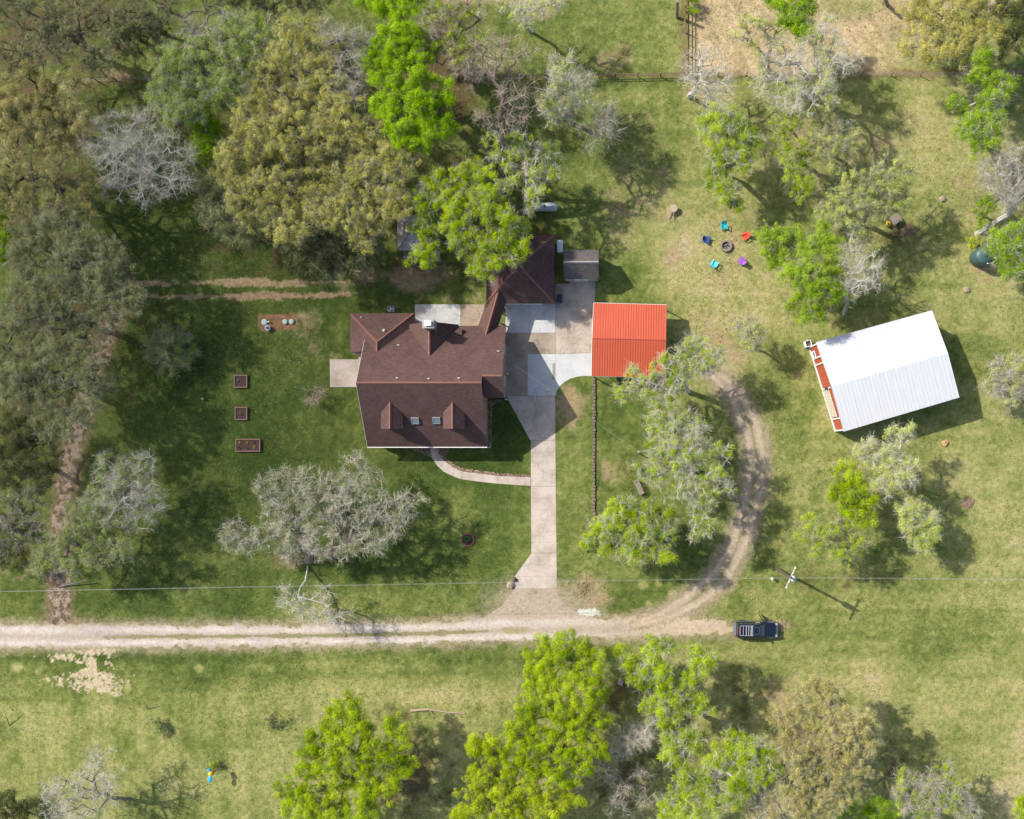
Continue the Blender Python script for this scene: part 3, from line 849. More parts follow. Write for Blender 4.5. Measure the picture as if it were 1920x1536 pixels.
def paving_leaves():
    r = np.random.default_rng(90)
    V = []; 
    for poly, n, z in (([(949, 742), (1041, 742), (1041, 826), (1043, 1100), (967, 1100), (994, 826)], 500, .045), ([(1042, 524), (1114, 524), (1112, 662), (1042, 664)], 900, .045), ([(778, 571), (905, 571), (905, 611), (778, 611)], 350, .06), ([(948, 571), (1041, 571), (1041, 663), (948, 663)], 350, .045)):
        P = [G(*q) for q in poly]; xs = [q[0] for q in P]; ys = [q[1] for q in P]
        x = r.uniform(min(xs), max(xs), n * 2); y = r.uniform(min(ys), max(ys), n * 2); k = inpoly(x, y, P) & (vnoise(x, y, 1.5, 91) > r.uniform(.2, .8, n * 2)); x, y = x[k], y[k]
        m = len(x); a = r.uniform(0, 6.28, m); s_ = r.uniform(.02, .06, m)
        c = np.stack([x, y, np.full(m, z)], -1); u = np.stack([np.cos(a) * s_, np.sin(a) * s_, 0 * a], -1); w = np.stack([-np.sin(a) * s_, np.cos(a) * s_, 0 * a], -1) * .6
        V.append(np.stack([c - u, c + w, c + u, c - w], 1).reshape(-1, 3))
    V = np.concatenate(V)
    props(bulk_mesh('leaf_litter', V, 0, 4, LITM, None, np.repeat(r.uniform(0, .8, len(V) // 4), 4)), 'brown leaves blown across the concrete', None, None, 'stuff')
paving_leaves()
# ------------------------------------------------------------------ unseen thin cloud, put between the sun and the west lawn to soften light
def cloud():
    m = bpy.data.materials.new('thin_cloud'); m.use_nodes = True
    nt = m.node_tree; nt.nodes.clear()
    out = N(nt, 'ShaderNodeOutputMaterial'); tr = N(nt, 'ShaderNodeBsdfTransparent'); df = N(nt, 'ShaderNodeBsdfTranslucent'); df.inputs[0].default_value = (.9, .9, .9, 1)
    tc = N(nt, 'ShaderNodeTexCoord'); ln = N(nt, 'ShaderNodeVectorMath', operation='LENGTH')
    mp = N(nt, 'ShaderNodeMapping'); mp.inputs['Scale'].default_value = (1 / 38., 1 / 38., 0)
    nt.links.new(tc.outputs['Object'], mp.inputs['Vector']); nt.links.new(mp.outputs[0], ln.inputs[0])
    nz = N(nt, 'ShaderNodeTexNoise'); nz.inputs['Scale'].default_value = .05; nz.inputs['Detail'].default_value = 4; nt.links.new(tc.outputs['Object'], nz.inputs['Vector'])
    ad = N(nt, 'ShaderNodeMath', operation='MULTIPLY_ADD'); ad.inputs[1].default_value = .6; nt.links.new(nz.outputs[0], ad.inputs[0]); nt.links.new(ln.outputs['Value'], ad.inputs[2])
    r = N(nt, 'ShaderNodeMapRange', interpolation_type='SMOOTHSTEP'); r.inputs[1].default_value = .75; r.inputs[2].default_value = 1.22; r.inputs[3].default_value = .27; r.inputs[4].default_value = 0
    nt.links.new(ad.outputs[0], r.inputs[0])
    mx = N(nt, 'ShaderNodeMixShader'); nt.links.new(r.outputs[0], mx.inputs[0]); nt.links.new(tr.outputs[0], mx.inputs[1]); nt.links.new(df.outputs[0], mx.inputs[2]); nt.links.new(mx.outputs[0], out.inputs[0])
    h = 260.0; off = h / math.tan(SUN_EL)
    c = (-36 - SHD.x * off, 9 - SHD.y * off, h)
    b = MB(); n = 40; K = 14; vs = []
    for k in range(K + 1):
        t = math.pi * k / K
        for i in range(n):
            a = 2 * math.pi * i / n; q = Vector((math.sin(t) * math.cos(a), math.sin(t) * math.sin(a), -math.cos(t)))
            j = 1 + .10 * mnoise.noise(q * 2.2) + .06 * mnoise.noise(q * 5)
            vs.append((q.x * 40 * j, q.y * 42 * j, q.z * 6 * j))
    fs = [(k * n + i, k * n + (i + 1) % n, (k + 1) * n + (i + 1) % n, (k + 1) * n + i) for k in range(K) for i in range(n)]
    b.add(vs, fs); o = b.build('cloud', m, None, smooth=True, uv=False); o.location = c
    props(o, 'unseen thin cloud high above the west side, added to soften the sun', None, None, 'structure')
cloud()

# ------------------------------------------------------------------ buildings
SHIN = mat_shingle('brown_shingle', srgb(86, 66, 62), srgb(102, 78, 72), srgb(66, 52, 50), streak=0.34)
CAPM = mat_plain('ridge_shingle', srgb(124, 84, 72), 0.85, var=0.25, scale=5, bump=0.4)
TRIM = mat_plain('white_trim', (0.72, 0.70, 0.64), 0.5, var=0.06)
BRICKW = mat_shingle('tan_brick_wall', srgb(150, 118, 92), srgb(166, 134, 108), srgb(170, 160, 146), 0.075, 0.22, 0.1)
SIDING = mat_ribbed('cream_siding', srgb(196, 188, 168), 0.2, 0.6)
GLASS = mat_plain('dark_glass', (0.03, 0.045, 0.05), 0.08, var=0.1, spec=0.9)
SKYG = mat_plain('skylight_glass', (0.16, 0.21, 0.22), 0.12, var=0.1, spec=0.8)
GREYM = mat_plain('grey_metal', (0.32, 0.33, 0.34), 0.45, 0.3)
DKMET = mat_plain('dark_metal', (0.05, 0.055, 0.06), 0.5, 0.2)
WHITEM = mat_plain('white_paint', (0.72, 0.74, 0.74), 0.45, var=0.08)
WOODG = mat_plain('weathered_wood', srgb(136, 124, 114), 0.9, var=0.3, scale=8, bump=0.4)
WOODB = mat_plain('brown_wood', srgb(112, 84, 62), 0.85, var=0.3, scale=8, bump=0.4)

def ridge_cap(mb, a, b, w=0.15, t=0.05):
    a = Vector(a); b = Vector(b); d = (b - a).normalized()
    s = d.cross(Vector((0, 0, 1))).normalized() * w
    up = Vector((0, 0, 1))
    n = max(1, int((b - a).length / 0.3))
    for i in range(n):
        p = a + (b - a) * (i / n); q = a + (b - a) * ((i + 1) / n)
        l = 0.012 * (i % 2)
        vs = [p - s - up * 0.09, p + up * (t + l), p + s - up * 0.09, q - s - up * 0.09, q + up * (t + l), q + s - up * 0.09]
        mb.add(vs, [(0, 3, 4, 1), (1, 4, 5, 2), (0, 1, 2), (3, 5, 4), (0, 2, 5, 3)])

def window(parent, c, w, h, axis, side):
    """framed window on a wall: axis 'x' wall runs along x; side +1/-1 outward"""
    cx, cy, cz = c
    o = 0.03 * side
    m = MB()
    if axis == 'x':
        for dx, dz, sx_, sz_ in ((0, h / 2, w + .16, .08), (0, -h / 2, w + .2, .1), (-w / 2, 0, .08, h - .1), (w / 2, 0, .08, h - .1), (0, 0, .04, h - .1)):
            m.box((cx + dx, cy + o, cz + dz), (sx_, .08, sz_))
        g = MB().box((cx, cy + o * 0.4, cz), (w - .06, .03, h - .06))
    else:
        for dx, dz, sx_, sz_ in ((0, h / 2, w + .16, .08), (0, -h / 2, w + .2, .1), (-w / 2, 0, .08, h - .1), (w / 2, 0, .08, h - .1), (0, 0, .04, h - .1)):
            m.box((cx + o, cy + dx, cz + dz), (.08, sx_, sz_))
        g = MB().box((cx + o * 0.4, cy, cz), (.03, w - .06, h - .06))
    f = m.build('window', TRIM, parent)
    g.build('pane', GLASS, f)

def house():
    H = thing('house', 'large brown shingled house with two dormers on its dark front slope', 'house', (-9.4, 2.5, 0))
    X0, X1 = -16.27, -2.6
    YR, ZR, YF, ZE, YB = 2.53, 8.6, -4.39, 3.0, 9.44
    sF = (ZR - ZE) / (YR - YF); sB = (ZR - ZE) / (YB - YR)
    XE = -0.42
    YE, ZX = 3.33, ZR - (3.33 - YR) * sB
    YEF = 1.06; ZEF = ZX - (YE - YEF) * sB
    # walls
    w = MB()
    w.box(((X0 + X1) / 2, (YF + YB) / 2, 1.45), (X1 - X0 - .5, YB - YF - .7, 2.9))
    for x in (X0 + .25, X1 - .25):
        w.add([(x - .1, YF + .35, 2.9), (x + .1, YF + .35, 2.9), (x - .1, YB - .35, 2.9), (x + .1, YB - .35, 2.9), (x - .1, YR, ZR - .35), (x + .1, YR, ZR - .35)],
              [(0, 2, 4), (1, 5, 3), (0, 4, 5, 1), (2, 3, 5, 4), (0, 1, 3, 2)])
    xe = XE - .3
    w.prism([(X1 - .2, YEF + .3), (xe, YEF + .3), (xe, YB - .35), (X1 - .2, YB - .35)], 0, 2.88)
    w.add([(xe - .1, YEF + .3, 2.88), (xe + .0, YEF + .3, 2.88), (xe - .1, YB - .35, 2.88), (xe, YB - .35, 2.88), (xe - .1, YE, ZX - .3), (xe, YE, ZX - .3), (xe - .1, YEF + .3, ZEF - .05), (xe, YEF + .3, ZEF - .05)],
          [(0, 2, 4, 6), (1, 7, 5, 3), (6, 4, 5, 7), (2, 3, 5, 4), (0, 6, 7, 1)])
    w.box(((X1 + xe) / 2, YEF + .38, 4.2), (xe - X1 + .3, .15, 2.7))
    w.build('wall', BRICKW, H)
    w = MB(); w.box((-14.6, 8.4, 1.4), (6.7, 4.4, 2.8)); w.build('wing_wall', BRICKW, H)
    w = MB(); w.box((1.2, 15.95, 1.4), (7.3, 7.3, 2.8)); w.build('garage_wall', BRICKW, H)
    # main roof
    r = MB()
    r.slab([(X0, YF, ZE), (X1, YF, ZE), (X1, YR, ZR), (X0, YR, ZR)], .16)
    r.build('front_roof', SHIN, H)
    r = MB()
    r.slab([(X0, YR, ZR), (X1, YR, ZR), (X1, YE, ZX), (XE, YE, ZX), (XE, YB, ZE), (X0, YB, ZE)], .16)
    r.build('rear_roof', SHIN, H)
    r = MB(); r.slab([(X1 + .01, YEF, ZEF), (XE, YEF, ZEF), (XE, YE, ZX - .01), (X1 + .01, YE, ZX - .01)], .16)
    r.build('side_roof', SHIN, H)
    # rear west wing, hipped
    wl, wr, wb, wx, wy, wz = -18.26, -10.93, 10.89, -14.6, 7.28, 5.6
    r = MB()
    r.slab([(wl, wb, 2.9), (wx, wy, wz), (wx, 5.9, wz), (-16.25, 6.4, 4.38), (wl, 6.4, 2.9)], .14)
    r.slab([(wl, wb, 2.9), (wr, wb, 2.9), (wx, wy, wz)], .14)
    r.slab([(wr, wb, 2.9), (wr, 8.3, 2.9), (wx, 5.5, wz), (wx, wy, wz)], .14)
    r.build('wing_roof', SHIN, H)
    # rear gable with chimney
    gx, gz, gh = -8.69, 6.05, 2.85
    r = MB()
    r.slab([(gx, 5.26, gz), (gx, 9.55, gz), (gx - gh, 9.55, gz - gh), (gx - gh, 9.0, gz - gh)], .12)
    r.slab([(gx, 5.26, gz), (gx, 9.55, gz), (gx + gh, 9.55, gz - gh), (gx + gh, 9.0, gz - gh)], .12)
    r.build('gable_roof', SHIN, H)
    w = MB(); w.add([(gx - 2.5, 9.2, 2.9), (gx + 2.5, 9.2, 2.9), (gx, 9.2, 5.8), (gx - 2.5, 9.4, 2.9), (gx + 2.5, 9.4, 2.9), (gx, 9.4, 5.8)],
                    [(0, 1, 2), (3, 5, 4), (0, 2, 5, 3), (1, 4, 5, 2), (0, 3, 4, 1)]); w.build('gable_wall', SIDING, H)
    # garage
    a = [(-2.71, 12.0), (5.12, 12.0), (5.12, 19.9), (-2.71, 19.9)]; ap = (1.2, 15.95, 5.6)
    r = MB()
    for i in range(4):
        p, q = a[i], a[(i + 1) % 4]
        r.slab([(p[0], p[1], 2.9), (q[0], q[1], 2.9), ap], .14)
    r.build('garage_roof', SHIN, H)
    r = MB()
    r.slab([(-3.76, 9.1, 2.75), (-2.50, 12.75, 2.75), (-1.12, 13.45, 3.95), (-2.64, 8.1, 3.95)], .12)
    r.slab([(-2.64, 8.1, 3.95), (-1.12, 13.45, 3.95), (-0.40, 12.4, 2.75), (-1.52, 8.9, 2.75)], .12)
    r.build('breezeway_roof', SHIN, H)
    for x, y in ((-3.3, 9.9), (-2.6, 12.0), (-1.3, 10.1), (-0.7, 11.8)):
        MB().box((x, y, 1.35), (.14, .14, 2.7)).build('post', TRIM, H)
    # ridge and hip caps
    for A_, B_ in [((X0, YR, ZR), (X1, YR, ZR)), ((X1, YE, ZX), (XE, YE, ZX)), ((wl + .05, wb - .05, 2.94), (wx, wy, wz)), ((wr - .05, wb - .05, 2.94), (wx, wy, wz)),
                   ((wx, wy, wz), (wx, 5.9, wz)), ((gx, 5.3, gz), (gx, 9.55, gz)), ((-2.64, 8.2, 3.95), (-1.15, 13.35, 3.95))] + [((p[0], p[1], 2.92), ap) for p in a]:
        c = MB(); ridge_cap(c, A_, B_); c.build('ridge_cap', CAPM, H)
    # dormers
    for pxr in (731.2, 848.6):
        rx, _ = G(pxr, 780, 7.0)
        hw = 1.2; zt = 7.0; ze = 6.05; yf = -2.42
        def my(z): return YR - (ZR - z) / sF
        d = MB()
        for s in (-1, 1):
            d.slab([(rx, my(zt) + .05, zt), (rx, yf, zt), (rx + s * hw, yf, ze), (rx + s * hw, my(ze) + .05, ze)], .09)
        D = d.build('dormer', SHIN, H)
        k = MB(); ridge_cap(k, (rx, my(zt), zt), (rx, yf, zt), 0.14); k.build('ridge_cap', CAPM, D)
        yb = -0.3; yw = yf + .2; ww = hw - .15
        w = MB()
        zb = ZR - (YR - yw) * sF - .1
        w.add([(rx - ww, yw, zb), (rx + ww, yw, zb), (rx + ww, yw, ze - .02), (rx, yw, zt - .12), (rx - ww, yw, ze - .02),
               (rx - ww, yb, ze - .2), (rx + ww, yb, ze - .2), (rx + ww, yb, ze - .02), (rx, yb, zt - .12), (rx - ww, yb, ze - .02)],
              [(0, 1, 2, 3, 4), (1, 6, 7, 2), (0, 4, 9, 5), (5, 9, 8, 7, 6), (0, 5, 6, 1), (2, 7, 8, 3), (3, 8, 9, 4)])
        w.build('wall', SIDING, D)
        f = MB()
        for dx, dz, a_, b_ in ((0, .5, 1.0, .08), (0, -.5, 1.0, .08), (-.46, 0, .08, .92), (.46, 0, .08, .92)):
            f.box((rx + dx, yw - .03, ze - .55 + dz), (a_, .06, b_))
        W = f.build('window', TRIM, D); MB().box((rx, yw - .015, ze - .55), (.86, .03, .92)).build('pane', GLASS, W)
    # skylights
    ang = math.atan(sF); R = Matrix.Rotation(ang, 3, 'X')
    for pxs, pys in ((777.3, 788.8), (817.2, 788.4)):
        z = 5.8
        x, y = G(pxs, pys, z); z = ZR - (YR - y) * sF + .09
        f = MB()
        for dx, dy, a_, b_ in ((0, .39, .86, .08), (0, -.39, .86, .08), (-.39, 0, .08, .70), (.39, 0, .08, .70)):
            f.box(Vector((x, y, z)) + R @ Vector((dx, dy, 0)), (a_, b_, .18), M=R)
        S = f.build('skylight', GREYM, H); MB().box(Vector((x, y, z)), (.70, .70, .10), M=R).build('pane', SKYG, S)
    # roof vents and pipes
    mat_pipe = mat_plain('pipe_grey', srgb(170, 160, 152), .6)
    def roofz(x, y):
        return max(ZR - abs(y - YR) * (sB if y > YR else sF), 0)
    for pxs, pys, zz in ((748.4, 647.4, 5), (748, 709.7, 7.6), (806.7, 711, 7.6), (863.3, 710, 7.6), (936, 658.7, 5.6)):
        x, y = G(pxs, pys, zz); z = roofz(x, y)
        v = MB(); v.tube((x, y, z - .1), (x, y, z + .22), .055); v.box((x - .1, y, z + .02), (.28, .18, .03)); v.build('vent_pipe', mat_pipe, H)
    for pxs, pys in ((675.9, 594.2), (722.7, 621.4)):
        x, y = G(pxs, pys, 3.8); z = 2.9 + (wb - y) * .756
        v = MB(); v.lathe((x, y, z - .05), [(.2, 0), (.2, .12), (.12, .2), (.16, .22), (.14, .3)] if pxs > 700 else [(.08, 0), (.08, .25)], 14); v.build('roof_vent', mat_pipe, H)
    # chimney
    cx, cy = G(802.6, 606.3, 7.7)
    M_CH = mat_plain('chimney_stucco', srgb(150, 144, 134), 0.8, var=0.15)
    ch = MB().box((cx, cy, 3.75), (1.14, 0.96, 7.5)).build('chimney', M_CH, H)
    MB().box((cx, cy, 7.57), (1.28, 1.06, .14)).build('chimney_top', mat_plain('chimney_cover', srgb(150, 150, 142), .5), ch)
    k = MB(); k.box((cx - .02, cy + .02, 7.75), (.62, .46, .22)); k.box((cx - .02, cy + .02, 7.90), (.76, .60, .05)); k.build('chimney_cap', WHITEM, ch)
    # cricket box beside the gable
    k = MB(); k.box((-5.55, 8.62, 3.85), (.45, .75, .5)); k.build('roof_box', SHIN, H)
    # fascia, gutter and downspouts
    g = MB(); g.box(((X0 + X1) / 2, YF - .05, ZE - .09), (X1 - X0, .11, .13)); g.build('gutter', TRIM, H)
    g = MB()
    for x in (X0 + .02, ):
        for y0, z0, y1, z1 in ((YF, ZE, YR, ZR), (YB, ZE, YR, ZR)):
            g.slab([(x - .06, y0, z0 - .05), (x, y0, z0 - .05), (x, y1, z1 - .05), (x - .06, y1, z1 - .05)], .18)
    g.build('rake_board', TRIM, H)
    for x, y in ((XE - .12, YEF + .05), (XE + .02, 4.1), (X1 + .05, YF - .05)):
        MB().box((x, y, 1.35), (.09, .09, 2.7)).build('downspout', TRIM, H)
    e = MB(); e.box((XE - .18, 4.6, 1.5), (.25, .4, .6)); e.build('meter_box', GREYM, H)
    # openings
    for x in (-14.4, -11.9, -6.6, -4.4): window(H, (x, YF + .32, 1.6), 1.0, 1.4, 'x', -1)
    d = MB(); d.box((-9.0, YF + .31, 1.1), (1.0, .08, 2.1)); D = d.build('door', WOODB, H)
    MB().box((-8.62, YF + .25, 1.05), (.05, .05, .12)).build('handle', GREYM, D)
    for y in (-1.5, 1.5, 5.0): window(H, (X0 + .23, y, 1.6), 1.0, 1.3, 'y', -1)
    for y in (3.2, 6.8): window(H, (xe + .02, y, 1.6), 1.0, 1.3, 'y', 1)
    for x in (-12.2, -6.9): window(H, (x, YB - .33, 1.6), 1.2, 1.4, 'x', 1)
    d = MB(); d.box((1.2, 12.28, 1.15), (4.8, .08, 2.2)); D = d.build('garage_door', WHITEM, H)
    MB().box((1.2, 12.21, .55), (.2, .05, .05)).build('handle', DKMET, D)
    return H
house()

def ac_unit(px, py, label):
    x, y = G(px, py, 0.9)
    T = thing('air_conditioner', label, 'air conditioner', (x, y, 0))
    m = MB(); m.box((x, y, .45), (.78, .70, .86)); m.build('casing', mat_plain('condenser_grey', (.20, .22, .24), .5), T, bevel=.05)
    g = MB(); g.lathe((x, y, .882), [(.30, 0), (.30, .012)], 20); g.build('fan_well', DKMET, T)
    b = MB()
    for i in range(3):
        a = i * 2.09
        b.box((x + math.cos(a) * .14, y + math.sin(a) * .14, .90), (.26, .12, .01), a)
    b.build('fan_blade', mat_plain('fan', (.5, .5, .48), .4, .4), T)
    g = MB()
    for r_ in (.10, .2, .31):
        for i in range(16):
            a0 = i * math.pi / 8; a1 = (i + 1) * math.pi / 8
            g.tube((x + r_ * math.cos(a0), y + r_ * math.sin(a0), .92), (x + r_ * math.cos(a1), y + r_ * math.sin(a1), .92), .006, n=4)
    g.build('grille', GREYM, T)
ac_unit(733, 579, 'dark grey air conditioning unit on the grass behind the house')

def gable_shed():
    x0, _ = G(1057.3, 500, 2.63); x1, _ = G(1122.3, 500, 2.63)
    _, yb = G(1090, 468.7, 2.6); _, yr = G(1090, 491.6, 4.1); _, yf = G(1090, 523.2, 2.6)
    T = thing('shed', 'small grey shingled shed north of the concrete apron', 'shed', ((x0 + x1) / 2, (yb + yf) / 2, 0))
    S = mat_shingle('grey_shingle', srgb(90, 84, 84), srgb(108, 101, 99), srgb(70, 66, 68))
    yr = (yb + yf) / 2
    r = MB(); r.slab([(x0, yf, 2.6), (x1, yf, 2.6), (x1, yr, 4.15), (x0, yr, 4.15)], .1); r.slab([(x0, yb, 2.6), (x1, yb, 2.6), (x1, yr, 4.15), (x0, yr, 4.15)], .1)
    R = r.build('roof', S, T)
    c = MB(); ridge_cap(c, (x0, yr, 4.15), (x1, yr, 4.15), .12); c.build('ridge_cap', mat_plain('pale_cap', srgb(160, 154, 150), .8), R)
    w = MB(); a, b = x0 + .15, x1 - .15
    w.add([(a, yf + .2, 0), (b, yf + .2, 0), (b, yb - .2, 0), (a, yb - .2, 0), (a, yf + .2, 2.6), (b, yf + .2, 2.6), (b, yb - .2, 2.6), (a, yb - .2, 2.6), (a, yr, 4.0), (b, yr, 4.0)],
          [(3, 2, 1, 0), (0, 1, 5, 4), (2, 3, 7, 6), (1, 2, 6, 9, 5), (0, 4, 8, 7, 3), (4, 5, 9, 8), (6, 7, 8, 9)])
    w.build('wall', SIDING, T)
    d = MB(); d.box(((a + b) / 2, yf + .16, 1.05), (1.6, .06, 2.0)); D = d.build('door', WHITEM, T)
    MB().box(((a + b) / 2 + .1, yf + .1, 1.05), (.05, .05, .2)).build('handle', DKMET, D)
gable_shed()

def pavilion():
    z = 2.6
    x0, y1 = G(745, 404, z); x1, y0 = G(806, 469.5, z)
    cx, cy = (x0 + x1) / 2, (y0 + y1) / 2
    T = thing('garden_shed', 'weathered pale grey hip roofed shed half hidden under the green tree', 'shed', (cx, cy, 0))
    S = mat_shingle('pale_grey_shingle', srgb(176, 172, 168), srgb(152, 146, 142), srgb(112, 106, 104), 0.2, 0.5)
    a = [(x0, y0), (x1, y0), (x1, y1), (x0, y1)]
    r = MB()
    for i in range(4):
        p, q = a[i], a[(i + 1) % 4]
        r.slab([(p[0], p[1], z), (q[0], q[1], z), (cx, cy, z + 1.5)], .08)
    R = r.build('roof', S, T)
    cm = mat_plain('brown_cap', srgb(120, 104, 96), .8)
    for p in a:
        c = MB(); ridge_cap(c, (p[0], p[1], z), (cx, cy, z + 1.5), .08); c.build('ridge_cap', cm, R)
    w = MB(); w.box((cx, cy, 1.3), (x1 - x0 - .5, y1 - y0 - .5, 2.6)); w.build('wall', WOODG, T)
    d = MB(); d.box((cx + .55, cy - .35, .2), (x1 - x0 + .5, y1 - y0 + .3, .12)); d.build('deck', WOODG, T)
    rl = MB()
    xr = cx + .55 + (x1 - x0 + .5) / 2 - .06; yb = cy - .35 - (y1 - y0 + .3) / 2 + .06; xl = cx + .55 - (x1 - x0 + .5) / 2 + .06; yt = cy - .35 + (y1 - y0 + .3) / 2
    for zz in (.6, 1.05):
        rl.box((xr, (yb + yt) / 2, zz), (.1, yt - yb, .08)); rl.box(((xl + xr) / 2, yb, zz), (xr - xl - .1, .1, .08))
    for i in range(5): rl.box((xr, yb + (yt - yb) * i / 4, .65), (.09, .09, .8))
    for i in range(4): rl.box((xl + (xr - xl) * i / 4, yb, .65), (.09, .09, .8))
    rl.build('railing', mat_plain('pale_rail', srgb(168, 166, 166), .7), T)
pavilion()

def carport():
    ul = G3(1113.5, 568, 2.7); ur = G3(1249.2, 571.6, 2.7); rl = G3(1110.6, 634.6, 3.75); rr = G3(1248.3, 637.8, 3.75); ll = G3(1109.3, 705.1, 2.7); lr = G3(1246.7, 708.2, 2.7)
    T = thing('carport', 'open carport with bright red corrugated metal roof', 'carport', ((ul + lr) / 2) * Vector((1, 1, 0)))
    RED = mat_ribbed('red_metal', (0.52, 0.098, 0.042), 0.29, 0.42, 0.62, 0.06, 0.14, 0.5)
    r = MB(); r.slab([ul, ur, rr, rl], .05); r.slab([rl, rr, lr, ll], .05)
    R = r.build('roof', RED, T)
    c = MB(); ridge_cap(c, rl, rr, .16, .04); c.build('ridge_cap', mat_plain('red_cap', (0.40, 0.075, 0.045), .45), R)
    # ribs
    b = MB()
    n = 29
    for i in range(n + 1):
        t = i / n
        for p, q, s, u in ((ul, ur, rl, rr), (ll, lr, rl, rr)):
            A = p.lerp(q, t); B = s.lerp(u, t)
            A = A + Vector((0, 0, .012)); B = B + Vector((0, 0, .012))
            b.tube(A, B, .022, n=4)
    b.build('roof_rib', mat_plain('red_rib', (0.38, 0.07, 0.042), .45), R)
    f = MB()
    f.tube(ul - Vector((0, 0, .1)), ur - Vector((0, 0, .1)), .05); f.tube(ll - Vector((0, 0, .1)), lr - Vector((0, 0, .1)), .05)
    for p, q in ((ul, rl), (rl, ll), (ur, rr), (rr, lr)): f.tube(p - Vector((0, 0, .12)), q - Vector((0, 0, .12)), .05)
    f.build('frame', WHITEM, T)
    for t in (0.02, .34, .66, .98):
        for p, q in ((ul, ur), (ll, lr)):
            A = p.lerp(q, t); A.y += .1 if p is ll else -.1
            MB().box((A.x, A.y, A.z / 2 - .05), (.1, .1, A.z - .1)).build('post', WHITEM, T)
carport()
for i, (a, b, t) in enumerate((((1116, 706), (1130, 719), 'first'), ((1141, 706), (1154, 716), 'second'))):
    w = MB(); A = G3(a[0], a[1], 2.5); B = G3(b[0], b[1], 0.02)
    w.tube(A, B, .035); w.tube(B + Vector((0, 0, .0)), B + Vector((0, 0, .25)), .05)
    o = w.build('carport_brace', DKMET); props(o, ('dark brace pole under the carport corner by the stone border' if i == 0 else 'dark brace pole under the carport edge away from the stone border'), 'brace')

def barn():
    h = 4.2; hr = 4.95
    ul = G3(1530, 642, h); ur = G3(1747, 582, h); ll = G3(1582, 809.5, h); lr = G3(1798.5, 745.5, h)
    # square it up
    rl = (ul + ll) / 2; rr = (ur + lr) / 2
    rl.z = rr.z = hr
    T = thing('barn', 'large white metal roofed barn with a red front wall', 'barn', ((ul + lr) / 2) * Vector((1, 1, 0)))
    WR = mat_ribbed('white_metal_roof', (0.55, 0.56, 0.57), 0.62, 0.55, 0.92, 0.05, 0.10, 0.45)
    r = MB(); r.slab([ul, ur, rr, rl], .06); r.slab([rl, rr, lr, ll], .06)
    R = r.build('roof', WR, T)
    b = MB(); n = 32
    for i in range(n + 1):
        t = i / n
        for p, q, s, u in ((ul, ur, rl, rr), (ll, lr, rl, rr)):
            b.tube(p.lerp(q, t) + Vector((0, 0, .01)), s.lerp(u, t) + Vector((0, 0, .01)), .025, n=4)
    b.build('roof_rib', mat_plain('white_rib', (0.55, 0.56, 0.57), .5), R)
    e = (ur - ul).normalized(); s = (ll - ul).normalized(); e.z = s.z = 0
    ins = 0.12
    A = ul + e * ins + s * .15; B = ur - e * .15 + s * .15; C_ = lr - e * .15 - s * .15; D = ll + e * ins - s * .15
    def z(p, zz): return Vector((p.x, p.y, zz))
    w = MB()
    RWL = mat_ribbed('red_siding', srgb(176, 84, 58), 0.4, 0.6, 0.78, 0.1)
    zt = h - .1; zr = hr - .12
    L = (ul - ll).length
    M1 = A.lerp(D, .5); M2 = B.lerp(C_, .5)
    w.add([z(A, 0), z(D, 0), z(D, zt), z(M1, zr), z(A, zt)], [(0, 1, 2, 3, 4)])
    w.add([z(A, 0) + e * .1, z(D, 0) + e * .1, z(D, zt) + e * .1, z(M1, zr) + e * .1, z(A, zt) + e * .1], [(4, 3, 2, 1, 0)])
    w.build('front_wall', RWL, T)
    w = MB()
    w.add([z(B, 0), z(C_, 0), z(C_, zt), z(M2, zr), z(B, zt)], [(4, 3, 2, 1, 0)])
    w.add([z(A, 0), z(B, 0), z(B, zt), z(A, zt)], [(3, 2, 1, 0)]); w.add([z(D, 0), z(C_, 0), z(C_, zt), z(D, zt)], [(0, 1, 2, 3)])
    w.build('wall', mat_ribbed('grey_green_siding', srgb(120, 132, 128), 0.3, .5), T)
    Wd = (D - A).length
    rz = math.atan2(s.y, s.x)
    def panel(u0, u1, z0, z1, out, mat, name, th=.06, parent=T):
        c = A + s * ((u0 + u1) / 2 * Wd) - e * out
        return MB().box((c.x, c.y, (z0 + z1) / 2), ((u1 - u0) * Wd, th, z1 - z0), rz).build(name, mat, parent)
    # trims down the corners, base and between the bays
    t = MB()
    for u in (0.004, .145, .22, .505, .86, .996):
        c = A + s * (u * Wd) - e * .07
        t.box((c.x, c.y, 1.95), (.16, .10, 3.9), rz)
    c = A + s * (Wd / 2) - e * .09; t.box((c.x, c.y, .12), (Wd + .1, .12, .22), rz)
    t.build('wall_trim', WHITEM, T)
    d = panel(.06, .135, 0, 2.1, .10, WHITEM, 'door')
    panel(.075, .12, 1.35, 1.85, .14, GLASS, 'pane', .02, d)
    panel(.52, .84, 0, 3.2, .10, mat_ribbed('pale_roll_door', srgb(206, 196, 180), .35, .5), 'roll_up_door')
    panel(.49, .515, 2.5, 3.2, .22, DKMET, 'door_track_box', .25)
    # window unit / cooler box at the corner
    c = A - s * .42 - e * .22
    K = thing('cooler_box', 'open white framed box standing at the barn corner', 'box', (c.x, c.y, 0))
    m = MB()
    for dx, dy, a_, b_ in ((0, .33, .72, .06), (0, -.33, .72, .06), (-.33, 0, .06, .60), (.33, 0, .06, .60)):
        v = Matrix.Rotation(rz, 3, 'Z') @ Vector((dx, dy, 0)); m.box((c.x + v.x, c.y + v.y, .5), (a_, b_, 1.0), rz)
    m.build('frame', WHITEM, K)
    MB().box((c.x, c.y, .38), (.58, .58, .7), rz).build('core', mat_plain('brown_core', srgb(92, 70, 60), .9, var=.5, scale=9), K)
    for i, (dx, dy) in enumerate(((.55, -.35), (1.1, -.5))):
        q = A + e * dx - s * .5
barn()

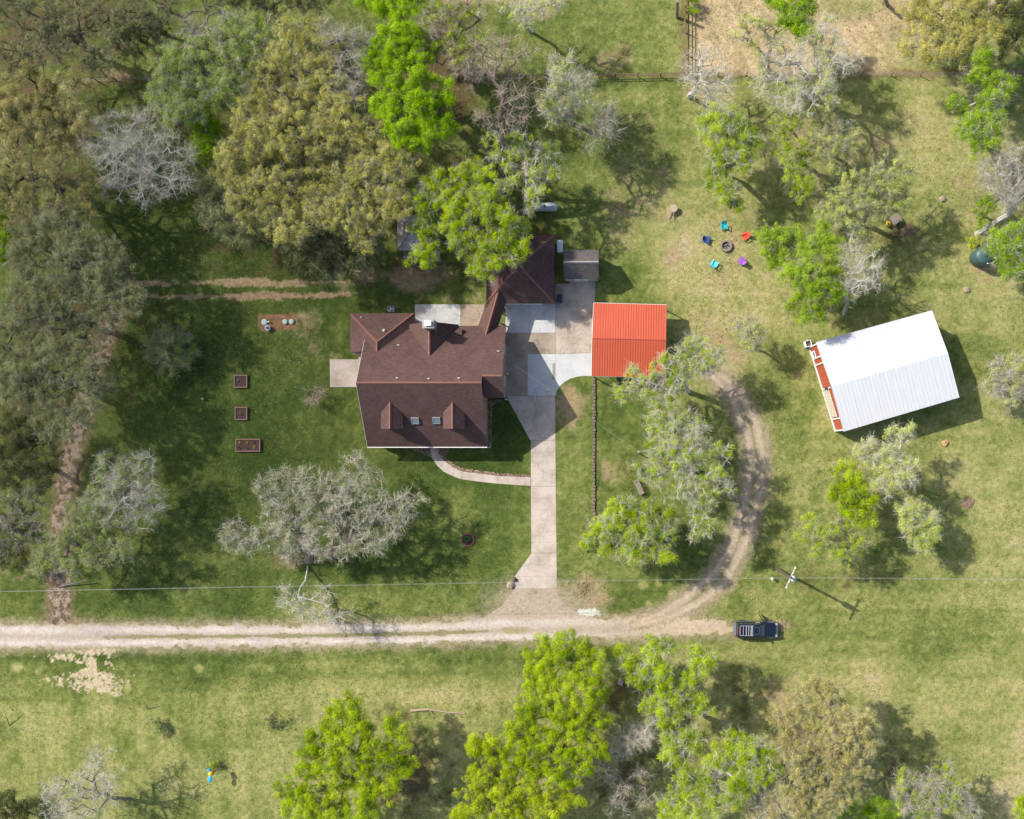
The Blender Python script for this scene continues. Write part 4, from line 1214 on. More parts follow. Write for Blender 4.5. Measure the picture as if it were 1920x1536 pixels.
# ------------------------------------------------------------------ tanks and bins
def propane():
    a = G3(1001, 387.2, 1.0); b = G3(1041, 387.4, 1.0)
    c = (a + b) / 2
    T = thing('propane_tank', 'silver grey propane tank lying near the big green tree', 'propane tank', (c.x, c.y, 0))
    r = .5
    M = Matrix.Rotation(math.pi / 2, 3, 'Y')
    L = (b - a).length / 2 + .32
    prof = [(.02, -L), (.22, -L + .05), (.38, -L + .14), (.48, -L + .30), (r, -L + .5), (r, 0), (r, L - .5), (.48, L - .30), (.38, L - .14), (.22, L - .05), (.02, L)]
    m = MB(); m.lathe((c.x, c.y, .72), prof, 28, M=M); m.build('tank', mat_plain('tank_paint', (.42, .45, .46), .35, var=.18, scale=1.5), T, smooth=True)
    m = MB(); m.lathe((c.x, c.y, 1.18), [(.17, 0), (.17, .12), (.1, .2)], 14); m.build('valve_dome', mat_plain('dome_green', (.10, .17, .12), .5), T)
    for dx in (-.85, .85):
        MB().box((c.x + dx, c.y, .15), (.12, .7, .3)).build('leg', DKMET, T)
propane()

def rounded_box(px0, py0, px1, py1, h, name, label, cat, mat, lidmat, lid_h=.1):
    x0, y1 = G(px0, py0, h); x1, y0 = G(px1, py1, h)
    c = ((x0 + x1) / 2, (y0 + y1) / 2)
    T = thing(name, label, cat, (c[0], c[1], 0))
    MB().box((c[0], c[1], (h - lid_h) / 2), (x1 - x0 - .06, y1 - y0 - .06, h - lid_h)).build('body', mat, T, bevel=.08)
    MB().box((c[0], c[1], h - lid_h / 2), (x1 - x0, y1 - y0, lid_h)).build('lid', lidmat, T, bevel=.045)
    return T
T = rounded_box(1044.5, 450, 1055.5, 473, 1.2, 'storage_box', 'white rounded utility box between garage and grey shed', 'utility box', mat_plain('box_white', (.5, .55, .57), .4), mat_plain('box_lid', (.62, .67, .70), .35), .25)
T = rounded_box(1044, 552, 1054.5, 566, 1.0, 'wheeled_bin', 'dark blue bin against the garage corner', 'bin', mat_plain('bin_blue', (.018, .03, .05), .5), mat_plain('bin_lid', (.02, .035, .06), .45))
x, y = G(1049, 561, .9)
MB().box((x, y - .5, .95), (.5, .05, .05)).build('handle', DKMET, T)

def round_lid(px, py, r, h, name, label, mat, group=None):
    x, y = G(px, py, h)
    T = thing(name, label, 'hatch', (x, y, 0), group)
    MB().lathe((x, y, 0), [(r * .92, 0), (r * .92, h * .6)], 22).build('riser', GREYM, T)
    MB().lathe((x, y, h * .6), [(r, 0), (r, h * .2), (r * .8, h * .42), (r * .1, h * .5)], 22).build('cap', mat, T, smooth=False)
LIDM = mat_plain('pale_green_lid', (.36, .44, .39), .5, var=.1)
round_lid(495.5, 603.8, .36, .22, 'ground_hatch', 'pale green round septic lid beside the grey pump', LIDM, 'round septic hatches in the bark bed')
round_lid(534, 603.3, .31, .22, 'ground_hatch', 'pale green round septic lid in the middle of the bark bed', LIDM, 'round septic hatches in the bark bed')
round_lid(546, 603, .31, .22, 'ground_hatch', 'pale green round septic lid at the east end of the bark bed', LIDM, 'round septic hatches in the bark bed')
x, y = G(501.5, 614.7, .5)
T = thing('septic_pump', 'round grey septic pump with a dark band', 'pump', (x, y, 0))
MB().lathe((x, y, 0), [(.30, 0), (.30, .35), (.36, .38), (.36, .46), (.28, .52)], 20).build('body', GREYM, T)
MB().box((x, y, .56), (.34, .22, .10)).build('motor', DKMET, T)
MB().path([(x - .35, y, .15), (x - .45, y + .35, .15), (x - .32, y + .55, .15)], .04).build('hose', GREYM, T)
x, y = G(503.5, 603.5, .3)
o = MB().lathe((x, y, 0), [(.07, 0), (.07, .35), (.09, .36), (.09, .42)], 10).build('vent_pipe', WHITEM); props(o, 'short white pipe standing in the septic bark bed', 'pipe')

# ------------------------------------------------------------------ raised beds
SOIL = mat_plain('dark_soil', srgb(76, 56, 50), 0.95, var=0.5, scale=10, bump=.5)
FRAME = mat_plain('bed_board', srgb(140, 112, 100), 0.85, var=0.2)
PLANT = [mat_plain('plant_' + n, srgb(*c), .8, var=.3, scale=12) for n, c in (('green', (70, 100, 50)), ('yellow', (150, 150, 60)), ('red', (130, 52, 40)), ('grey', (120, 132, 110)))]
def tuft(name, x, y, z, r, mat, parent=None, n=60, seed=1, h=.5):
    rr = np.random.default_rng(seed)
    a = rr.uniform(0, 6.28, n); t = rr.uniform(.25, 1, n); el = rr.uniform(.25, 1.3, n)
    d = np.stack([np.cos(a) * np.cos(el), np.sin(a) * np.cos(el), np.sin(el) * h / r * .8], -1)
    base = np.array([x, y, z]) + d * (r * .25)
    tip = np.array([x, y, z]) + d * (r * t)[:, None]
    side = np.stack([-np.sin(a), np.cos(a), np.zeros(n)], -1) * (r * .16)
    mid = (base + tip) / 2 + np.array([0, 0, r * .08])
    V = np.stack([base, mid + side, tip, mid - side], 1).reshape(-1, 3)
    return bulk_mesh(name, V, n, 4, mat, parent)
def raised_bed(px0, py0, px1, py1, label, plants, seed):
    h = .32
    x0, y1 = G(px0, py0, h); x1, y0 = G(px1, py1, h)
    cx, cy = (x0 + x1) / 2, (y0 + y1) / 2
    T = thing('raised_bed', label, 'raised bed', (cx, cy, 0), 'raised garden beds on the west lawn')
    w = .10
    m = MB(); L, W = x1 - x0, y1 - y0
    m.box((cx, y0 + w / 2, h / 2), (L, w, h)); m.box((cx, y1 - w / 2, h / 2), (L, w, h)); m.box((x0 + w / 2, cy, h / 2), (w, W - 2 * w, h)); m.box((x1 - w / 2, cy, h / 2), (w, W - 2 * w, h))
    m.build('frame', FRAME, T)
    MB().box((cx, cy, h * .38), (L - 2 * w, W - 2 * w, h * .75)).build('soil', SOIL, T)
    for i, (u, v, r, k) in enumerate(plants):
        tuft('plant', x0 + L * u, y0 + W * v, h * .75, r, PLANT[k], T, 50, seed + i, .25)
raised_bed(438.3, 703, 463, 727, 'square raised bed at the north end of the row', [(.35, .6, .2, 3), (.3, .45, .15, 0)], 10)
raised_bed(440, 763, 463, 787.5, 'square raised bed in the middle of the row', [(.45, .55, .2, 3), (.6, .4, .12, 0)], 20)
raised_bed(441.5, 823, 487.5, 847, 'long raised bed with yellow and red plants at the south end', [(.15, .68, .25, 1), (.14, .3, .22, 2), (.45, .7, .22, 1), (.48, .28, .2, 0), (.75, .35, .26, 1), (.75, .72, .2, 0)], 30)

# ------------------------------------------------------------------ lawn chairs around the fire pit
def chair(px, py, face_deg, col, label):
    x, y = G(px, py, .4)
    T = thing('lawn_chair', label, 'chair', (x, y, 0), 'coloured lawn chairs around the fire pit')
    mt = mat_plain('chair_' + label.split()[0], col, .45, var=.06)
    R = Matrix.Rotation(math.radians(face_deg), 3, 'Z')
    def P(a, b, c): v = R @ Vector((a, b, 0)); return Vector((x + v.x, y + v.y, c))
    Rt = R @ Matrix.Rotation(math.radians(9), 3, 'Y')
    m = MB()
    for i in range(5): # seat slats (one part)
        a = -.18 + i * .115
        m.box(P(a, 0, .30 + a * -.0 + i * .018), (.10, .54, .025), M=R @ Matrix.Rotation(math.radians(-9), 3, 'Y'))
    m.build('seat', mt, T)
    m = MB()
    for i in range(5):
        b = (i - 2) * .115
        L = .78 - abs(i - 2) * .06
        Rb = R @ Matrix.Rotation(math.radians(-27), 3, 'Y')
        base = P(-.20, b, .24)
        c = base + Rb @ Vector((0, 0, L / 2)); m.box(c, (.025, .105, L), M=Rb)
    m.build('backrest', mt, T)
    for s in (-1, 1):
        MB().box(P(.06, s * .34, .53), (.66, .13, .03), M=R).build('armrest', mt, T)
        MB().box(P(.33, s * .31, .26), (.09, .04, .52), M=R).build('leg', mt, T)
        a, b = P(.30, s * .285, .28), P(-.52, s * .285, .03)
        MB().tube(a, b, .04, n=4).build('leg', mt, T)
PITX, PITY = G(1361, 462)
for px, py, col, lab, ad in ((1358, 424, (.03, .42, .45), 'teal lawn chair north of the fire pit', 0), (1325, 449.5, (.015, .07, .30), 'navy blue lawn chair west of the fire pit', 0),
                             (1397.5, 443, (.72, .09, .05), 'red lawn chair east of the fire pit', 0), (1339.5, 495, (.12, .62, .72), 'aqua lawn chair south of the fire pit', 0),
                             (1390.5, 489.5, (.33, .12, .50), 'purple lawn chair southeast of the fire pit', 0)):
    x, y = G(px, py)
    chair(px, py, math.degrees(math.atan2(PITY - y, PITX - x)) + ad, col, lab)
T = thing('fire_pit', 'round ring of grey stones with ash inside', 'fire pit', (PITX, PITY, 0))
ST = mat_plain('pit_stone', srgb(140, 126, 114), .9, var=.3, scale=6, bump=.6)
m = MB()
for k in range(2):
    for i in range(14):
        a = (i + .5 * k) * 2 * math.pi / 14
        m.box((PITX + .58 * math.cos(a), PITY + .58 * math.sin(a), .1 + k * .19), (.22, .255, .185), a, taper=.93)
m.build('stone_ring', ST, T, bevel=.02)
MB().lathe((PITX, PITY, 0), [(.47, 0), (.47, .07), (.2, .12), (.02, .10)], 20).build('ash', mat_plain('ash', srgb(130, 118, 108), .95, var=.4, scale=14), T)
m = MB(); m.tube((PITX - .3, PITY - .1, .13), (PITX + .3, PITY + .12, .2), .04); m.tube((PITX, PITY - .3, .13), (PITX + .1, PITY + .25, .2), .035); m.build('charred_log', DKMET, T)

# ------------------------------------------------------------------ other yard things
# slatted picnic table and yellow chair
x, y = G(1680, 411, .75)
T = thing('yard_table', 'grey wooden table under the pale tree', 'table', (x, y, 0))
RZ = math.radians(32)
m = MB()
for i in range(7):
    v = Matrix.Rotation(RZ, 3, 'Z') @ Vector((0, (i - 3) * .145, 0)); m.box((x + v.x, y + v.y, .75), (1.15, .125, .04), RZ)
m.build('tabletop', WOODG, T)
for sx_ in (-1, 1):
    for sy_ in (-1, 1):
        v = Matrix.Rotation(RZ, 3, 'Z') @ Vector((sx_ * .48, sy_ * .38, 0)); MB().box((x + v.x, y + v.y, .365), (.08, .08, .73), RZ).build('leg', WOODG, T)
x, y = G(1666, 419, .5)
T = thing('yellow_chair', 'small yellow plastic chair beside the grey table', 'chair', (x, y, 0))
YM = mat_plain('yellow_plastic', (.62, .36, .03), .45)
MB().box((x, y, .42), (.5, .5, .05)).build('seat', YM, T, bevel=.02)
MB().box((x - .24, y, .66), (.05, .5, .46)).build('backrest', YM, T, bevel=.02)
for a in (-1, 1):
    for b in (-1, 1): MB().box((x + a * .2, y + b * .2, .2), (.05, .05, .4)).build('leg', YM, T)

# tall green tank
bx, by = G(1833, 485); x, y = bx, by
T = thing('water_tank', 'tall dark green plastic water tank at the edge of the trees', 'water tank', (x, y, 0))
GT = mat_plain('tank_green', (.05, .10, .095), .45, var=.15, scale=3)
MB().lathe((x, y, 0), [(.98, 0), (1.0, .1), (1.0, .9), (1.02, .95), (1.0, 1.0), (1.0, 2.1), (.95, 2.2), (.6, 2.36), (.2, 2.45)], 32).build('tank', GT, T, smooth=True)
MB().lathe((x, y, 2.42), [(.24, 0), (.24, .08), (.2, .1)], 18).build('lid', mat_plain('lid_dark', (.06, .09, .10), .5), T)
MB().tube((x + .35, y - .95, 1.9), (x + .35, y - .95, 2.2), .07).build('outlet', WHITEM, T)
x, y = G(1846, 465, .3)
o = MB().box((x, y, .25), (1.3, .75, .5), math.radians(28), taper=.9).build('stone_block', ST, None, bevel=.06); props(o, 'grey stone block behind the green water tank', 'stone')

# bench swing
x, y = G(1197.5, 914, .6)
T = thing('garden_bench', 'weathered grey wooden bench under the lime tree', 'bench', (x, y, 0))
RZ = math.radians(-66)
R = Matrix.Rotation(RZ, 3, 'Z')
m = MB()
for i in range(4):
    v = R @ Vector((0, -.22 + i * .12, 0)); m.box((x + v.x, y + v.y, .45), (1.8, .10, .04), RZ)
m.build('seat', WOODG, T)
m = MB()
for i in range(4):
    v = R @ Vector((0, .22 + i * .035, 0)); m.box((x + v.x, y + v.y, .55 + i * .11), (1.8, .03, .09), RZ)
m.build('backrest', WOODG, T)
for s in (-1, 1):
    for q in (-.2, .22):
        v = R @ Vector((s * .82, q, 0)); MB().box((x + v.x, y + v.y, .23), (.07, .07, .46), RZ).build('leg', WOODG, T)
    v = R @ Vector((s * .85, 0, 0)); MB().box((x + v.x, y + v.y, .66), (.08, .55, .04), RZ).build('armrest', WOODG, T)

def rock(name, px, py, r, h, label, cat, mat, seed, group=None):
    x, y = G(px, py)
    rr = random.Random(seed)
    m = MB(); vs = []; n = 12; rings = [(1.0, 0.0), (1.05, .35), (.8, .75), (.35, 1.0)]
    for k, (q, z) in enumerate(rings):
        for i in range(n):
            a = 2 * math.pi * i / n
            j = 1 + rr.uniform(-.22, .22)
            vs.append((x + q * r * j * math.cos(a), y + q * r * j * math.sin(a), z * h * (1 + rr.uniform(-.15, .15))))
    fs = []
    for k in range(3):
        for i in range(n):
            j = (i + 1) % n; fs.append((k * n + i, k * n + j, (k + 1) * n + j, (k + 1) * n + i))
    fs.append(tuple(3 * n + i for i in range(n)))
    m.add(vs, fs)
    o = m.build(name, mat); return props(o, label, cat, group or 'loose stones on the grass')
STUMPM = mat_plain('stump_wood', srgb(140, 124, 94), .9, var=.5, scale=7, bump=.8)
PALE = mat_plain('pale_stone', srgb(150, 134, 118), .9, var=.45, scale=9, bump=.8)
# stump with flared roots
x, y = G(1263, 393)
T = thing('tree_stump', 'broad weathered tree stump on the tan grass west of the chairs', 'stump', (x, y, 0))
m = MB(); n = 18; vs = []
for k, (q, z) in enumerate([(1.0, 0), (.62, .18), (.48, .5), (.46, .62)]):
    for i in range(n):
        a = 2 * math.pi * i / n; j = 1 + (.16 * math.sin(a * 5 + 1) + .14 * math.sin(a * 8)) * (1 - k / 3.2)
        vs.append((x + q * j * .75 * math.cos(a) - .15 * (1 - k / 3), y + q * j * math.sin(a) - .35 * (1 - k / 3), z))
fs = [(k * n + i, k * n + (i + 1) % n, (k + 1) * n + (i + 1) % n, (k + 1) * n + i) for k in range(3) for i in range(n)] + [tuple(3 * n + i for i in range(n))]
m.add(vs, fs); m.build('stump', STUMPM, T)
MB().lathe((x, y, .60), [(.42, 0), (.42, .04), (.3, .05)], 18).build('cut_face', mat_plain('cut_wood', srgb(170, 152, 130), .9, var=.3, scale=12), T)
rock('stone', 1767, 373, .36, .3, 'pale stone alone on the open grass near the leaning tree', 'stone', PALE, 1)
rock('stone', 1812, 543, .36, .25, 'brown grey stone on the grass south of the water tank', 'stone', PALE, 2)
rock('stone', 1772, 831, .38, .28, 'orange tan stone just southeast of the barn', 'stone', mat_plain('tan_stone', srgb(176, 140, 92), .9, var=.3), 3)
rock('stone', 958, 1097, .42, .35, 'grey stone at the west corner of the driveway end', 'stone', PALE, 4)
rock('stone', 965, 1087, .28, .4, 'small dark stone touching the driveway edge', 'stone', mat_plain('dk_stone', srgb(96, 88, 78), .9, var=.3), 5)
rock('stone', 1552, 758, .3, .1, 'flat pale stone beside the barn roll up door', 'stone', PALE, 6)
x, y = G(382, 748)
o = MB().lathe((x, y, 0), [(.16, 0), (.14, .5), (.13, .52)], 14).build('short_stump', STUMPM); props(o, 'short cut stump alone on the west lawn left of the raised beds', 'stump')

# brick ring planter
x, y = G(877, 1012)
T = thing('ring_planter', 'round brick edged flower ring with a green bush in the lawn', 'planter', (x, y, 0))
m = MB()
for i in range(22):
    a = i * 2 * math.pi / 22; m.box((x + .72 * math.cos(a), y + .72 * math.sin(a), .07), (.17, .185, .15), a)
m.build('brick_ring', mat_plain('ring_brick', srgb(134, 94, 80), .9, var=.25), T, bevel=.015)
MB().lathe((x, y, 0), [(.62, 0), (.62, .06), (.1, .09)], 20).build('soil', SOIL, T)
tuft('bush', x - .05, y + .05, .08, .55, PLANT[0], T, 260, 5, .5)

# stone border running south from the carport
m = MB(); rr = random.Random(3)
yy = 709
BSTONE = mat_plain('border_stone', srgb(116, 102, 88), .95, var=.45, scale=5, bump=.6)
while yy < 1002:
    L = rr.uniform(4.5, 7.5)
    x, y = G(1114.2 - (yy - 709) * .002 + rr.uniform(-.7, .7), yy + L / 2)
    m.box((x, y, .10), (rr.uniform(.26, .42), L / SCALE * .95, rr.uniform(.18, .28)), rr.uniform(-.2, .2), taper=.8)
    yy += L
o = m.build('stone_border', BSTONE, None, bevel=.035); props(o, 'long low row of rough brown stones running south from the carport corner', 'stone border')

# painted yard ornament on a leaning post
bx, by = G(417, 1438); top = G3(396, 1448, 1.9)
T = thing('yard_ornament', 'blue and yellow painted bird ornament on a leaning post', 'ornament', (bx, by, 0))
MB().tube((bx, by, 0), top, .05, .04, 8).build('post', mat_plain('ornament_post', srgb(150, 112, 90), .8), T)
def blob(c, sx_, sy_, sz_, mat, nm, n=14):
    m = MB(); vs = []
    K = 6
    for k in range(K + 1):
        t = math.pi * k / K
        for i in range(n):
            a = 2 * math.pi * i / n
            vs.append((c[0] + sx_ * math.sin(t) * math.cos(a), c[1] + sy_ * math.sin(t) * math.sin(a), c[2] - sz_ * math.cos(t)))
    fs = [(k * n + i, k * n + (i + 1) % n, (k + 1) * n + (i + 1) % n, (k + 1) * n + i) for k in range(K) for i in range(n)]
    m.add(vs, fs); return m.build(nm, mat, T, smooth=True)
BLU = mat_plain('ornament_blue', (.03, .30, .50), .4); YEL = mat_plain('ornament_yellow', (.85, .55, .03), .4); ORG = mat_plain('ornament_orange', (.45, .12, .02), .45)
a = G3(392, 1444.5, 2.0); blob((a.x, a.y, a.z), .24, .24, .2, BLU, 'head')
a = G3(395, 1450.5, 2.0); blob((a.x, a.y, a.z), .26, .30, .26, YEL, 'body')
a = G3(399, 1449.5, 1.9); blob((a.x, a.y, a.z), .14, .26, .2, ORG, 'wing')
a = G3(394, 1461, 2.0); blob((a.x, a.y, a.z), .27, .42, .1, BLU, 'tail')
a = G3(389, 1441.5, 2.1); MB().tube((a.x, a.y, a.z), (a.x + .12, a.y - .1, a.z), .02, .08, 6).build('beak', DKMET, T)

# fallen log and brush
pts = [G3(770, 1333, .12), G3(805, 1330, .13), G3(840, 1336, .12), G3(872, 1338, .10)]
m = MB()
for i in range(3): m.tube(pts[i], pts[i + 1], .16 - .03 * i, .13 - .03 * i, 9)
m.tube(pts[1], G3(812, 1342, .3), .05, .02); m.tube(pts[2], G3(856, 1350, .25), .05, .02)
props(m.build('fallen_log', mat_plain('dead_log', srgb(160, 144, 118), .95, var=.3, scale=7, bump=.5)), 'thin fallen log in the grass between the two lime trees', 'log')

def brush(px, py, r, n, label, seed, col):
    x, y = G(px, py); rr = np.random.default_rng(seed)
    m = MB()
    for i in range(n):
        a = rr.uniform(0, 6.28); c = (x + rr.normal() * r * .4, y + rr.normal() * r * .4, rr.uniform(.03, .25)); L = rr.uniform(.4, 1) * r
        m.tube((c[0] - math.cos(a) * L / 2, c[1] - math.sin(a) * L / 2, c[2]), (c[0] + math.cos(a) * L / 2, c[1] + math.sin(a) * L / 2, c[2] + rr.uniform(-.02, .2)), .02, .008, 4, False)
    props(m.build('brush_pile', mat_plain('brush_' + str(seed), col, .9)), label, 'brush pile', 'brush piles about the yard')
brush(1813, 943, .75, 110, 'small pile of grey sticks in the shade east of the pale trees', 41, srgb(168, 138, 122))
brush(1702, 433, 1.0, 120, 'grey brown brush pile below the grey table', 42, srgb(140, 116, 104))
brush(1464, 1172, .7, 60, 'small heap of pale rubble in front of the parked vehicle', 43, srgb(186, 164, 140))
brush(1170, 97, .7, 60, 'little brush clump on the grass by the north fence', 44, srgb(120, 112, 70))
brush(1090, 1100, 1.0, 90, 'dry twigs spread in the bare patch east of the driveway end', 45, srgb(170, 150, 116))

# ------------------------------------------------------------------ fences
POSTM = mat_plain('fence_post', srgb(122, 102, 82), .9, var=.3, scale=6, bump=.4)
def fence(name, pts, label, rails=(0.5, .95), sp=2.6, h=1.2, r=.06, rw=.10):
    P = [Vector((*G(*p), 0)) for p in pts]
    T = thing(name, label, 'fence', P[0])
    rl = MB()
    for i in range(len(P) - 1):
        a, b = P[i], P[i + 1]; L = (b - a).length; n = max(1, round(L / sp))
        ang = math.atan2(b.y - a.y, b.x - a.x)
        for k in range(n + (1 if i == len(P) - 2 else 0)):
            q = a.lerp(b, k / n)
            lean = Vector((random.uniform(-.06, .06), random.uniform(-.06, .06), 0))
            MB().tube(q, q + lean + Vector((0, 0, h)), r, r * .85, 8).build('post', POSTM, T)
        for z in rails:
            for k in range(n):
                A = a.lerp(b, k / n); B = a.lerp(b, (k + 1) / n)
                A = Vector((A.x, A.y, z + random.uniform(-.03, .03))); B = Vector((B.x, B.y, z + random.uniform(-.03, .03)))
                if rw > .03: rl.box((A + B) / 2, ((B - A).length - .01, .05, rw), M=(B - A).to_track_quat('X', 'Z').to_matrix())
                else: rl.tube(A, B, rw, n=4, cap=False)
    rl.build('rail', POSTM if rw > .03 else GREYM, T)
    return T
fence('rail_fence', [(872, 146.5), (985, 147), (1280, 143)], 'long brown rail fence crossing the back field from west to east')
fence('corral_fence', [(1283, -20), (1283, 142)], 'brown post and rail fence running north from the corner', (.5, .95, 1.3), 2.4, 1.5, .09, .12)
fence('wire_fence', [(1292, 143), (1560, 141), (1780, 143), (1960, 136)], 'wire fence on posts along the tan hay field', (.3, .6, .9, 1.1), 3.4, 1.25, .06, .008)
fence('back_fence', [(150, 155), (290, 151)], 'short length of old fence behind the grey bare tree', (.35, .75, 1.1), 2.4, 1.2, .07, .008)
for px, py, hh in ((1269, 33, 3.2),):
    a = G3(px, py); b = G3(1270, 2, hh)
    props(MB().tube(a, b, .22, .18, 10).build('timber_post', WOODG), 'tall thick grey timber post standing just inside the field corner', 'post')
a = G3(1664, 10); b = G3(1657, -10, 2.8)
props(MB().tube(a, b, .24, .2, 10).build('timber_post', WOODG), 'thick grey timber post at the north edge of the hay field', 'post')

# ------------------------------------------------------------------ utility pole, wires, posts
def pole():
    hp = 9.4
    top = G3(1483.5, 1083.5, hp); x, y = top.x, top.y
    T = thing('utility_pole', 'wooden utility pole with crossarm and white transformer', 'utility pole', (x, y, 0))
    MB().tube((x, y, 0), (x, y, hp), .19, .13, 12).build('pole', mat_plain('pole_wood', srgb(92, 76, 62), .9, var=.3, scale=5), T)
    d = (G3(1493.5, 1061.5, hp) - G3(1475, 1102, hp)).normalized(); ang = math.atan2(d.y, d.x)
    MB().box((x, y, hp - .35), (2.6, .12, .14), ang).build('crossarm', mat_plain('pale_arm', srgb(166, 166, 156), .7, var=.1), T)
    for s in (-1.15, -.5, .5, 1.15):
        MB().lathe((x + d.x * s, y + d.y * s, hp - .28), [(.05, 0), (.07, .06), (.04, .12), (.06, .16)], 10).build('insulator', WHITEM, T)
    tx, ty = x + .42, y - .25
    MB().lathe((tx, ty, hp - 2.0), [(.27, 0), (.30, .05), (.30, .95), (.24, 1.05), (.1, 1.12)], 20).build('transformer', WHITEM, T)
    MB().tube((tx + .1, ty, hp - .9), (tx + .1, ty, hp - .65), .05).build('bushing', DKMET, T)
    # service drip loops and conduit
    m = MB(); m.path([(tx, ty, hp - .7), (x - .4, y - .2, hp - .9), (x - .3, y + .3, hp - .5), (x, y, hp - .4)], .02); m.build('jumper_wire', DKMET, T)
    return Vector((x, y, hp)), d
PT, PD = pole()
def wire(name, pts, r, mat, label, sag=0.0):
    m = MB(); n = 24
    for i in range(len(pts) - 1):
        a, b = Vector(pts[i]), Vector(pts[i + 1])
        q = [a.lerp(b, k / n) - Vector((0, 0, sag * 4 * (k / n) * (1 - k / n))) for k in range(n + 1)]
        m.path(q, r, 5)
    return props(m.build(name, mat), label, 'wire')
WIREM = mat_plain('pale_wire', (.40, .40, .38), .5, .1)
top = PT - Vector((0, 0, .12))
wire('power_line', [G3(-420, 1118, 9.0), top - PD * .05], .009, WIREM, 'thin pale power line crossing the west lawn above the road', .5)
wire('power_line', [G3(-420, 1117.2, 9.0), top + PD * .05], .005, WIREM, 'upper thinner power line crossing the west lawn above the road', .5)
wire('power_line', [top - PD * .05, G3(2400, 1092, 9.0)], .010, WIREM, 'thin pale power line running east from the utility pole', .4)
wire('power_line', [top + PD * .05, G3(2400, 1091.2, 9.0)], .005, WIREM, 'upper thinner power line running east from the utility pole', .4)
P1 = G3(1199, 849, 4.2)
wire('service_wire', [G3(949, 673, 5.2), P1], .010, GREYM, 'slanting service wire from the house over the white slabs', .5)
T = thing('service_post', 'short wooden service post beside the large gray green tree', 'post', (P1.x, P1.y, 0))
MB().tube((P1.x, P1.y, 0), P1, .09, .08, 10).build('post', POSTM, T)
MB().box((P1.x, P1.y + .12, 1.5), (.3, .18, .45)).build('meter_box', GREYM, T)
x, y = G(1446, 1084)
T = thing('marker_post', 'short white marker post west of the utility pole', 'post', (x, y, 0))
MB().tube((x, y, 0), (x, y, .7), .06, n=8).build('post', DKMET, T)
MB().lathe((x, y, .7), [(.17, 0), (.17, .08), (.08, .16)], 14).build('cap', WHITEM, T)
for px, py, tx, ty, lab in ((276, 1330, 275, 1318, 'thin dark stake in the grass south of the road'), (18, 1361, 10, 1338, 'thin dark stake with twigs at the west edge of the south field')):
    a = G3(px, py); b = G3(tx, ty, 1.2)
    props(MB().tube(a, b, .05, .03, 6).build('stake', DKMET), lab, 'stake')
# long dark plank leaning on the ground by the dirt track
a = G3(110, 1101, .05); b = G3(163, 1088, .9)
props(MB().tube(a, b, .09, .06, 6).build('fallen_pole', DKMET), 'dark fallen pole lying across the leaf strewn dirt track', 'log')

